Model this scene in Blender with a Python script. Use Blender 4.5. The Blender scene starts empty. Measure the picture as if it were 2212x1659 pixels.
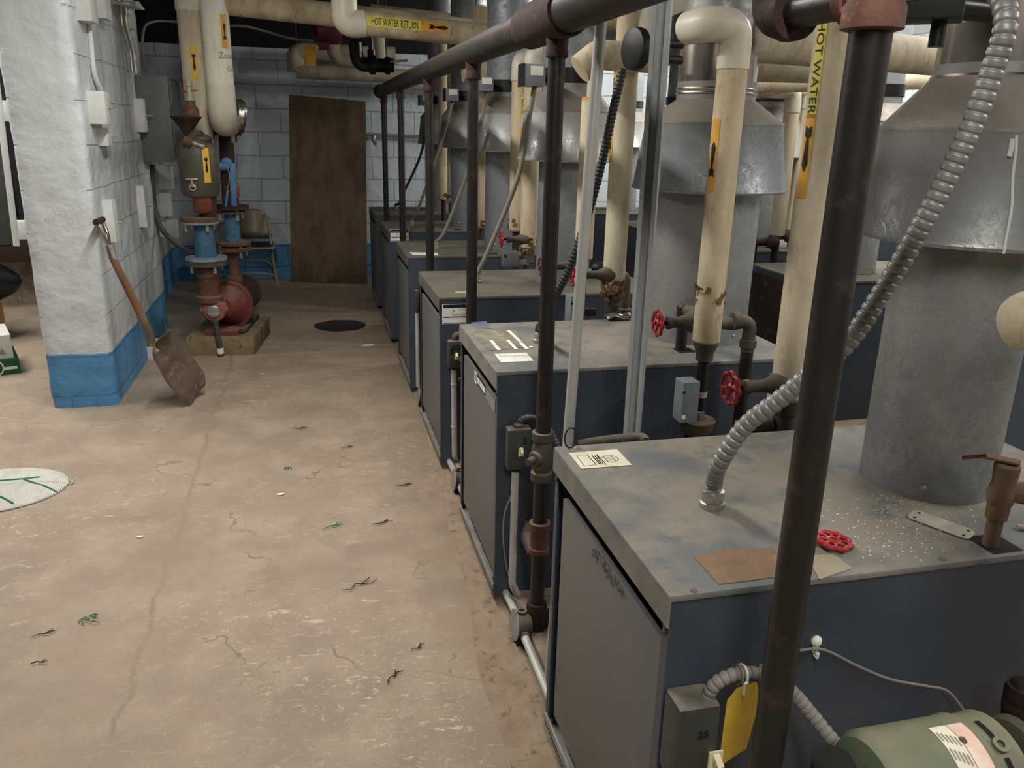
import bpy, bmesh, math, random
from mathutils import Vector, Matrix
random.seed(7)
PI = math.pi
C = bpy.context.scene.collection
sc = bpy.context.scene
V = Vector

# ------------------------------------------------------------------ camera
F, CX, CY, H = 1749.5, 1106.0, 829.5, 1.5
_p, _y, _r = math.radians(17.499), math.radians(14.112), math.radians(-1.366)
fw = V((math.sin(_y)*math.cos(_p), math.cos(_y)*math.cos(_p), -math.sin(_p)))
rt = V((math.cos(_y), -math.sin(_y), 0)); dn = fw.cross(rt)
rt2 = rt*math.cos(_r)+dn*math.sin(_r); dn2 = -rt*math.sin(_r)+dn*math.cos(_r)
EYE = V((0, 0, H))
cam = bpy.data.cameras.new('camera'); camo = bpy.data.objects.new('camera', cam); C.objects.link(camo)
cam.sensor_width = 36; cam.sensor_fit = 'HORIZONTAL'; cam.lens = F/2212*36; cam.clip_start = .02
camo.matrix_world = Matrix(((rt2.x, -dn2.x, -fw.x, 0), (rt2.y, -dn2.y, -fw.y, 0), (rt2.z, -dn2.z, -fw.z, H), (0, 0, 0, 1)))
sc.camera = camo
def ray(u, v): return rt2*((u-CX)/F)+dn2*((v-CY)/F)+fw
def PX(u, v, x): d = ray(u, v); return EYE+d*(x/d.x)
def PY(u, v, y): d = ray(u, v); return EYE+d*(y/d.y)
def PZ(u, v, z): d = ray(u, v); return EYE+d*((z-H)/d.z)
def PD(u, v, r): d = ray(u, v); return EYE+d*(r/math.hypot(d.x, d.y))     # at a horizontal distance
def zat(u, v, x, y):
    d = ray(u, v); return H+d.z*(d.x*x+d.y*y)/(d.x**2+d.y**2)

# ------------------------------------------------------------------ objects
def wloc(o):
    p = V((0, 0, 0))
    while o is not None: p = p+o.location; o = o.parent
    return p
def tag(o, label=None, cat=None, group=None, kind=None):
    if label: o['label'] = label
    if cat: o['category'] = cat
    if group: o['group'] = group
    if kind: o['kind'] = kind
    return o
def thing(name, label, cat, loc=(0, 0, 0), group=None):
    o = bpy.data.objects.new(name, None); C.objects.link(o); o.location = loc; o.empty_display_size = .05
    return tag(o, label, cat, group)
def copy_tree(o, parent=None):
    c = o.copy(); C.objects.link(c)
    if parent is not None: c.parent = parent
    for ch in list(o.children): copy_tree(ch, c)
    return c
def ortho(d):
    d = d.normalized(); a = V((0, 0, 1)) if abs(d.z) < .9 else V((1, 0, 0))
    u = d.cross(a).normalized(); return u, d.cross(u).normalized()
class MB:
    def __init__(s): s.bm = bmesh.new()
    def face(s, pts):
        try: return s.bm.faces.new([s.bm.verts.new(p) for p in pts])
        except ValueError: pass
    def box(s, a, b, bev=0, rz=0, piv=None):
        c = (V(a)+V(b))/2; h = (V(b)-V(a))/2
        return s.obox(c, V((1, 0, 0)), V((0, 1, 0)), V((0, 0, 1)), h, bev, rz)
    def obox(s, c, ax, ay, az, h, bev=0, rz=0):
        R = Matrix.Rotation(rz, 3, 'Z'); ax, ay, az = R@V(ax), R@V(ay), R@V(az); c = V(c)
        vs = [s.bm.verts.new(c+ax*h[0]*i+ay*h[1]*j+az*h[2]*k) for i in (-1, 1) for j in (-1, 1) for k in (-1, 1)]
        fs = [s.bm.faces.new([vs[q] for q in f]) for f in ((0, 1, 3, 2), (4, 6, 7, 5), (0, 4, 5, 1), (2, 3, 7, 6), (0, 2, 6, 4), (1, 5, 7, 3))]
        if bev:
            es = list({e for f in fs for e in f.edges})
            bmesh.ops.bevel(s.bm, geom=es, offset=bev, segments=2, profile=.6, affect='EDGES')
        return s
    def rings(s, rr, cap0=True, cap1=True, close=False):
        R = [[s.bm.verts.new(p) for p in r] for r in rr]
        n = len(R[0]); m = len(R)
        for i in range(m if close else m-1):
            a, b = R[i], R[(i+1) % m]
            for j in range(n): s.bm.faces.new((a[j], a[(j+1) % n], b[(j+1) % n], b[j]))
        if not close:
            if cap0: s.bm.faces.new(R[0][::-1])
            if cap1: s.bm.faces.new(R[-1])
        return s
    def cyl(s, p0, p1, r0, r1=None, n=20, caps=True):
        p0, p1 = V(p0), V(p1); r1 = r0 if r1 is None else r1; u, w = ortho(p1-p0)
        return s.rings([[p+(u*math.cos(t)+w*math.sin(t))*r for t in [2*PI*i/n for i in range(n)]] for p, r in ((p0, r0), (p1, r1))], caps, caps)
    def lathe(s, c, d, prof, n=24, caps=True):          # prof: (radius, offset along d)
        c, d = V(c), V(d).normalized(); u, w = ortho(d)
        return s.rings([[c+d*h+(u*math.cos(t)+w*math.sin(t))*max(r, 1e-4) for t in [2*PI*i/n for i in range(n)]] for r, h in prof], caps, caps)
    def tube(s, pts, r, n=12, caps=True, rib=0, pitch=.012, close=False):
        pts = [V(p) for p in pts]; m = len(pts); T = []
        for i in range(m):
            a = pts[(i-1) % m] if (close or i > 0) else pts[i]; b = pts[(i+1) % m] if (close or i < m-1) else pts[i]
            T.append((b-a).normalized())
        u, w = ortho(T[0]); R = []; L = 0
        for i in range(m):
            if i: L += (pts[i]-pts[i-1]).length
            u = (u-T[i]*u.dot(T[i])).normalized(); w = T[i].cross(u)
            ri = r[i] if isinstance(r, (list, tuple)) else r
            if rib: ri -= rib*abs(math.cos(PI*L/pitch))**9
            R.append([pts[i]+(u*math.cos(t)+w*math.sin(t))*ri for t in [2*PI*k/n for k in range(n)]])
        return s.rings(R, caps, caps, close)
    def sphere(s, c, r, n=14, sc_=(1, 1, 1)):
        c = V(c); m = n//2+1
        return s.rings([[c+V((math.sin(a)*math.cos(t)*r*sc_[0], math.sin(a)*math.sin(t)*r*sc_[1], -math.cos(a)*r*sc_[2])) for t in [2*PI*i/n for i in range(n)]] for a in [.02+(PI-.04)*k/m for k in range(m+1)]])
    def prism(s, pts, d):                               # flat outline pushed along d
        a = [s.bm.verts.new(V(p)) for p in pts]; b = [s.bm.verts.new(V(p)+V(d)) for p in pts]; n = len(a)
        s.bm.faces.new(a[::-1]); s.bm.faces.new(b)
        for i in range(n): s.bm.faces.new((a[i], a[(i+1) % n], b[(i+1) % n], b[i]))
        return s
    def grid(s, f, nu, nv):
        G = [[s.bm.verts.new(f(i/nu, j/nv)) for j in range(nv+1)] for i in range(nu+1)]
        for i in range(nu):
            for j in range(nv): s.bm.faces.new((G[i][j], G[i+1][j], G[i+1][j+1], G[i][j+1]))
        return s
    def build(s, name, m, parent=None, smooth=True, ang=38, loc=None, solid=0):
        me = bpy.data.meshes.new(name); bm = s.bm
        bmesh.ops.recalc_face_normals(bm, faces=bm.faces)
        o = bpy.data.objects.new(name, me); C.objects.link(o)
        base = wloc(parent) if parent is not None else V((0, 0, 0))
        if parent is not None: o.parent = parent
        else:
            if loc is None:
                xs = [v.co for v in bm.verts]
                loc = V((sum(p.x for p in xs)/len(xs), sum(p.y for p in xs)/len(xs), min(p.z for p in xs)))
            base = V(loc); o.location = base
        for v in bm.verts: v.co -= base
        bm.to_mesh(me); bm.free()
        if m is not None: me.materials.append(m)
        if smooth:
            me.polygons.foreach_set('use_smooth', [True]*len(me.polygons)); me.set_sharp_from_angle(angle=math.radians(ang))
        if solid:
            md = o.modifiers.new('solid', 'SOLIDIFY'); md.thickness = solid; md.offset = 0
        return o
def struct(o): o['kind'] = 'structure'; return o
def spline(pts, step=.01):
    pts = [V(p) for p in pts]; P = [pts[0]*2-pts[1]]+pts+[pts[-1]*2-pts[-2]]; out = []
    for i in range(1, len(P)-2):
        n = max(2, int((P[i+1]-P[i]).length/step)); a, b, c, d = P[i-1:i+3]
        for k in range(n):
            t = k/n; out.append(.5*((2*b)+(c-a)*t+(2*a-5*b+4*c-d)*t*t+(3*b-a-3*c+d)*t**3))
    out.append(pts[-1]); return out
def resample(P, step):
    out = [P[0]]; acc = 0
    for i in range(1, len(P)):
        a, b = P[i-1], P[i]; d = (b-a).length; t = step-acc
        while t <= d: out.append(a.lerp(b, t/d)); t += step
        acc = d-(t-step)
    return out
def bend(pts, rad=.08, n=8):                           # polyline with rounded corners
    pts = [V(p) for p in pts]; out = [pts[0]]
    for i in range(1, len(pts)-1):
        a = (pts[i-1]-pts[i]).normalized(); b = (pts[i+1]-pts[i]).normalized()
        ang = a.angle(b)/2; k = min(rad/math.tan(ang), (pts[i-1]-pts[i]).length*.49, (pts[i+1]-pts[i]).length*.49); p, q = pts[i]+a*k, pts[i]+b*k
        for j in range(n+1):
            t = j/n; out.append(p*(1-t)**2+pts[i]*2*t*(1-t)+q*t*t)
    out.append(pts[-1]); return out

# ------------------------------------------------------------------ lettering
_tc = {}
def text_bm(s, size=.03, bold=0):
    cu = bpy.data.curves.new('t', 'FONT'); cu.body = s; cu.size = size; cu.align_x = 'CENTER'; cu.align_y = 'CENTER'; cu.offset = bold; cu.resolution_u = 4
    o = bpy.data.objects.new('t', cu); C.objects.link(o)
    dg = bpy.context.evaluated_depsgraph_get(); me = bpy.data.meshes.new_from_object(o.evaluated_get(dg))
    bm = bmesh.new(); bm.from_mesh(me); bpy.data.objects.remove(o); bpy.data.curves.remove(cu); bpy.data.meshes.remove(me)
    return bm
def put_bm(bm, p0, a, u, r=None, lift=.0012, sx=1, sy=1):
    """lay a flat bmesh (x,y) on a plane or round a cylinder: p0 on the axis (or surface when r is None), a = reading direction, u = up"""
    a, u = V(a).normalized(), V(u).normalized(); n = a.cross(u); p0 = V(p0)
    for v in bm.verts: v.co = V((v.co.x*sx, v.co.y*sy, 0))
    if r is not None:
        ys = [v.co.y for v in bm.verts]; y = min(ys); st = r*.13
        while y < max(ys):
            bmesh.ops.bisect_plane(bm, geom=bm.verts[:]+bm.edges[:]+bm.faces[:], plane_co=(0, y, 0), plane_no=(0, 1, 0)); y += st
    for v in bm.verts:
        x, y = v.co.x, v.co.y
        if r is None: v.co = p0+a*x+u*y+n*lift
        else: t = y/r; v.co = p0+a*x+(n*math.cos(t)+u*math.sin(t))*(r+lift)
    mb = MB(); mb.bm.free(); mb.bm = bm; return mb
def lettering(s, size, name, m, parent, p0, a, u, r=None, lift=.0014, sx=1, sy=1, bold=0):
    return put_bm(text_bm(s, size, bold), p0, a, u, r, lift, sx, sy).build(name, m, parent, smooth=False)
def rect_bm(w, h, x0=0, y0=0):
    bm = bmesh.new(); n = 1
    vs = [bm.verts.new((x0+w*(i-.5), y0+h*(j-.5), 0)) for i, j in ((0, 0), (1, 0), (1, 1), (0, 1))]; bm.faces.new(vs); return bm
def poly_bm(pts):
    bm = bmesh.new(); bm.faces.new([bm.verts.new((x, y, 0)) for x, y in pts]); bmesh.ops.triangulate(bm, faces=bm.faces[:]); return bm
def patch(w, h, name, m, parent, p0, a, u, r=None, lift=.0008, x0=0, y0=0):
    return put_bm(rect_bm(w, h, x0, y0), p0, a, u, r, lift).build(name, m, parent, smooth=False)
def arrow_bm(L, w):                                     # pointing +x, notched tail
    return poly_bm([(L/2, 0), (L*.32, w*.42), (L*.32, w*.15), (-L*.24, w*.15), (-L*.28, w*.46), (-L/2, w*.46), (-L*.44, 0), (-L/2, -w*.46), (-L*.28, -w*.46), (-L*.24, -w*.15), (L*.32, -w*.15), (L*.32, -w*.42)])

# ------------------------------------------------------------------ materials
def lin(c):
    return tuple(((x/255)/12.92 if x/255 <= .04045 else ((x/255+.055)/1.055)**2.4) for x in c[:3])+(1,)
class NT:
    def __init__(s, name):
        s.m = bpy.data.materials.new(name); s.m.use_nodes = True; s.t = s.m.node_tree; s.b = s.t.nodes['Principled BSDF']; s._co = None
    def n(s, typ, **k):
        nd = s.t.nodes.new(typ)
        for a, v in k.items():
            if hasattr(nd, a) and a not in nd.inputs: setattr(nd, a, v)
        return nd
    def l(s, a, b): s.t.links.new(a, b)
    def set(s, sock, v):
        if isinstance(v, bpy.types.NodeSocket): s.l(v, sock)
        else: sock.default_value = v
    def coord(s, kind='Object'):
        if s._co is None: s._co = s.n('ShaderNodeTexCoord')
        return s._co.outputs[kind]
    def pos(s): return s.n('ShaderNodeNewGeometry').outputs['Position']
    def noise(s, scale, detail=4, rough=.55, vec=None, stretch=None, dist=0):
        nd = s.n('ShaderNodeTexNoise'); nd.inputs['Scale'].default_value = scale; nd.inputs['Detail'].default_value = detail; nd.inputs['Roughness'].default_value = rough; nd.inputs['Distortion'].default_value = dist
        v = vec if vec is not None else s.coord()
        if stretch: mp = s.n('ShaderNodeMapping'); mp.inputs['Scale'].default_value = stretch; s.l(v, mp.inputs[0]); v = mp.outputs[0]
        s.l(v, nd.inputs['Vector']); return nd.outputs['Fac']
    def ramp(s, fac, stops):
        r = s.n('ShaderNodeValToRGB'); e = r.color_ramp.elements
        while len(e) < len(stops): e.new(.5)
        for i, (p, c) in enumerate(stops): e[i].position = p; e[i].color = c if len(c) == 4 else lin(c)
        s.l(fac, r.inputs[0]); return r.outputs['Color']
    def step(s, fac, a, b):
        r = s.n('ShaderNodeMapRange'); r.inputs['From Min'].default_value = a; r.inputs['From Max'].default_value = b; s.l(fac, r.inputs['Value']); return r.outputs['Result']
    def math(s, op, a, b=0, c=0):
        nd = s.n('ShaderNodeMath', operation=op); s.set(nd.inputs[0], a); s.set(nd.inputs[1], b); s.set(nd.inputs[2], c); return nd.outputs[0]
    def mix(s, fac, a, b):
        nd = s.n('ShaderNodeMix', data_type='RGBA'); s.set(nd.inputs[0], fac)
        s.set(nd.inputs[6], lin(a) if isinstance(a, tuple) and len(a) == 3 else a); s.set(nd.inputs[7], lin(b) if isinstance(b, tuple) and len(b) == 3 else b); return nd.outputs[2]
    def sep(s, v): nd = s.n('ShaderNodeSeparateXYZ'); s.l(v, nd.inputs[0]); return nd.outputs
    def bump(s, h, strength=.3, dist=.01):
        b = s.n('ShaderNodeBump'); b.inputs['Strength'].default_value = strength; b.inputs['Distance'].default_value = dist; s.l(h, b.inputs['Height']); s.l(b.outputs[0], s.b.inputs['Normal'])
    def fin(s, col, rough=.6, metal=0, spec=.4):
        s.set(s.b.inputs['Base Color'], lin(col) if isinstance(col, tuple) and len(col) == 3 else col); s.set(s.b.inputs['Roughness'], rough); s.set(s.b.inputs['Metallic'], metal)
        s.b.inputs['Specular IOR Level'].default_value = spec; return s.m
_mc = {}
def mat(name, c1, c2=None, scale=6, rough=.6, metal=0, bump=.0, bscale=60, dust=None, dustamt=.7, spec=.4, c3=None, lo=.35, hi=.65, stretch=None):
    if name in _mc: return _mc[name]
    t = NT(name); col = lin(c1)
    if c2:
        f = t.noise(scale, 5, .6, stretch=stretch); col = t.mix(t.step(f, lo, hi), c1, c2)
    if c3: col = t.mix(t.step(t.noise(scale*2.3, 6, .65), .56, .68), col, c3)
    if dust:
        nz = t.sep(t.n('ShaderNodeNewGeometry').outputs['Normal'])[2]
        d = t.math('MULTIPLY', t.step(nz, .35, .95), t.step(t.noise(9, 5, .6), .2, .55)); d = t.math('MULTIPLY', d, dustamt); col = t.mix(d, col, dust)
        rough = t.math('ADD', rough, t.math('MULTIPLY', d, .3))
    if bump: t.bump(t.noise(bscale, 4, .6), bump, .004)
    _mc[name] = t.fin(col, rough, metal, spec); return _mc[name]
DUST = (146, 136, 120)
# ------------------------------------------------------------------ surfaces of the room
def floor_mat():
    t = NT('painted_concrete_floor'); P = t.pos(); x, y, z = t.sep(P)
    big = t.noise(.9, 5, .6, vec=P); mid = t.noise(4.5, 6, .65, vec=P)
    col = t.mix(t.step(big, .35, .65), (158, 141, 124), (143, 127, 113))
    col = t.mix(t.step(mid, .42, .72), col, (172, 155, 136))
    col = t.mix(t.math('MULTIPLY', t.step(t.noise(2.1, 5, .7, vec=P), .56, .72), .5), col, (156, 128, 108))
    # worn-through scuffs, drawn out across the aisle
    wear = t.step(t.noise(.8, 3, .5, vec=P), .42, .62)
    sc1 = t.step(t.noise(15, 8, .74, vec=P, stretch=(1, 2.2, 1), dist=1.4), .58, .64)
    sc2 = t.step(t.noise(38, 6, .75, vec=P, stretch=(1, 1.6, 1), dist=.8), .595, .66)
    sc_ = t.math('MULTIPLY', t.math('MAXIMUM', sc1, sc2), t.math('MULTIPLY', t.math('ADD', wear, .12), .8)); col = t.mix(sc_, col, (212, 198, 168))
    dk = t.math('MULTIPLY', t.step(t.noise(14, 6, .7, vec=P, stretch=(1, 1.7, 1), dist=.6), .63, .75), .35); col = t.mix(dk, col, (112, 98, 84))
    col = t.mix(t.math('MULTIPLY', t.step(t.noise(120, 4, .7, vec=P), .5, .75), .3), col, (122, 104, 90)); col = t.mix(t.math('MULTIPLY', t.step(t.noise(70, 5, .7, vec=P), .58, .72), .35), col, (200, 182, 158))
    # dirt that collects along the boiler base
    edge = t.math('MULTIPLY', t.step(t.math('ADD', x, t.math('MULTIPLY', t.noise(5, 4, .6, vec=P), .18)), .36, .62), .5); col = t.mix(edge, col, (112, 94, 74))
    # a settled seam between two pours
    sx = t.math('ABSOLUTE', t.math('ADD', t.math('ADD', x, .55), t.math('MULTIPLY', t.math('SUBTRACT', t.noise(3.5, 5, .7, vec=P), .5), .12)))
    seam = t.math('MULTIPLY', t.math('MULTIPLY', t.step(sx, .014, .002), t.step(mid, .38, .6)), .5); col = t.mix(seam, col, (118, 100, 84))
    crk = t.n('ShaderNodeTexVoronoi', feature='DISTANCE_TO_EDGE'); crk.inputs['Scale'].default_value = .75
    wv = t.n('ShaderNodeVectorMath', operation='ADD'); nv = t.n('ShaderNodeTexNoise'); nv.inputs['Scale'].default_value = 2.2; nv.inputs['Detail'].default_value = 5; t.l(P, nv.inputs['Vector'])
    t.l(P, wv.inputs[0]); t.l(nv.outputs['Color'], wv.inputs[1]); t.l(wv.outputs[0], crk.inputs['Vector'])
    cr = t.math('MULTIPLY', t.step(crk.outputs['Distance'], .006, .001), t.step(mid, .48, .6)); col = t.mix(t.math('MULTIPLY', cr, .55), col, (95, 78, 63))
    h = t.math('ADD', t.math('MULTIPLY', mid, .5), t.math('SUBTRACT', t.math('MULTIPLY', t.noise(40, 5, .7, vec=P), .35), t.math('MULTIPLY', t.math('ADD', cr, seam), .35)))
    t.bump(h, .35, .012)
    return t.fin(col, t.math('ADD', .5, t.math('MULTIPLY', mid, .25)), 0, .3)
def block_mat(name, axis, z0, blue, white=(200, 206, 208), off=0, dirt_and_shade=(120, 122, 118), mk_=1):
    t = NT(name); P = t.pos(); x, y, z = t.sep(P); cb = t.n('ShaderNodeCombineXYZ')
    t.l(y if axis == 'x' else x, cb.inputs[0]); t.set(cb.inputs[1], t.math('SUBTRACT', z, z0))
    wob = t.n('ShaderNodeVectorMath', operation='MULTIPLY_ADD'); nv = t.n('ShaderNodeTexNoise'); nv.inputs['Scale'].default_value = 4; t.l(P, nv.inputs['Vector'])
    t.l(nv.outputs['Color'], wob.inputs[0]); wob.inputs[1].default_value = (.02, .02, 0); t.l(cb.outputs[0], wob.inputs[2])
    b = t.n('ShaderNodeTexBrick'); b.offset = .5; t.l(wob.outputs[0], b.inputs['Vector'])
    for k, v in (('Scale', 1), ('Mortar Size', .006), ('Mortar Smooth', .6), ('Brick Width', .43), ('Row Height', .217)): b.inputs[k].default_value = v
    m = b.outputs['Fac']
    n1 = t.noise(2.2, 6, .65, vec=P); n2 = t.noise(16, 5, .65, vec=P); big = t.noise(11, 3, .5, vec=P)
    w = t.mix(t.math('MULTIPLY', t.step(n1, .45, .75), .45), white, tuple(int(q*.86) for q in white)); w = t.mix(t.math('MULTIPLY', t.step(n2, .6, .75), .3), w, dirt_and_shade)
    w = t.mix(t.math('MULTIPLY', t.step(z, .75, .3), t.math('MULTIPLY', t.step(n1, .4, .6), .35)), w, (160, 156, 138))
    w = t.mix(t.math('MULTIPLY', m, .3*mk_), w, dirt_and_shade)  # shading of the painted-over joints mixed in as a darker colour
    bl = t.mix(t.math('MULTIPLY', t.step(n2, .52, .7), .4), (84, 140, 184), (58, 110, 154)); bl = t.mix(t.math('MULTIPLY', m, .4), bl, (42, 82, 120))  # joint shading painted into the blue band as well
    k = t.step(t.math('ADD', z, t.math('MULTIPLY', t.noise(9, 4, .7, vec=P), .016)), blue+.012, blue+.006)
    col = t.mix(k, w, bl)
    h = t.math('ADD', t.math('MULTIPLY', m, -1.0*mk_), t.math('ADD', t.math('MULTIPLY', n2, .38), t.math('MULTIPLY', big, 1.0))); t.bump(h, .9, .015)
    return t.fin(col, .55, 0, .35)
def galv(name, c=(150, 153, 152), rough=.42, scale=26, dust=False):
    if name in _mc: return _mc[name]
    t = NT(name); vo = t.n('ShaderNodeTexVoronoi'); vo.inputs['Scale'].default_value = scale; nv = t.noise(scale*.5, 4, .6)
    wv = t.n('ShaderNodeVectorMath', operation='ADD'); t.l(t.coord(), wv.inputs[0]); t.l(nv, wv.inputs[1]); t.l(wv.outputs[0], vo.inputs['Vector'])
    g = t.sep(vo.outputs['Color'])[0]; big = t.noise(3.2, 5, .65)
    col = t.mix(t.math('MULTIPLY', g, .45), c, tuple(int(q*.66) for q in c)); col = t.mix(t.math('MULTIPLY', t.step(big, .45, .72), .45), col, tuple(int(q*.6) for q in c))
    ro = t.math('ADD', rough-.1, t.math('MULTIPLY', g, .22))
    if dust:
        nz = t.sep(t.n('ShaderNodeNewGeometry').outputs['Normal'])[2]; d = t.math('MULTIPLY', t.step(nz, .25, .8), .85); col = t.mix(d, col, (122, 114, 102)); ro = t.math('ADD', ro, t.math('MULTIPLY', d, .3))
        me = t.math('SUBTRACT', .45, t.math('MULTIPLY', d, .4))
    else: me = .45
    t.bump(t.noise(18, 3, .5), .12, .01)
    _mc[name] = t.fin(col, ro, me); return _mc[name]
def wrap_mat(name, c=(206, 194, 168), stain=.6, c2=(172, 156, 128)):
    """painted canvas pipe covering with brown age stains"""
    if name in _mc: return _mc[name]
    t = NT(name); n1 = t.noise(7, 7, .7, stretch=(1, 1, .3), dist=.5); n2 = t.noise(46, 5, .65); n3 = t.noise(15, 7, .75, stretch=(1, 1, .35))
    col = t.mix(t.math('MULTIPLY', t.step(n1, .40, .64), .85), c, c2); col = t.mix(t.math('MULTIPLY', t.step(n3, .55, .70), stain), col, (128, 106, 78)); col = t.mix(t.math('MULTIPLY', t.step(n2, .55, .72), .22), col, (232, 222, 198))
    t.bump(t.math('ADD', n2, t.math('MULTIPLY', n1, .8)), .28, .006); _mc[name] = t.fin(col, .75, 0, .2); return _mc[name]
MAT = {}
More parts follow.
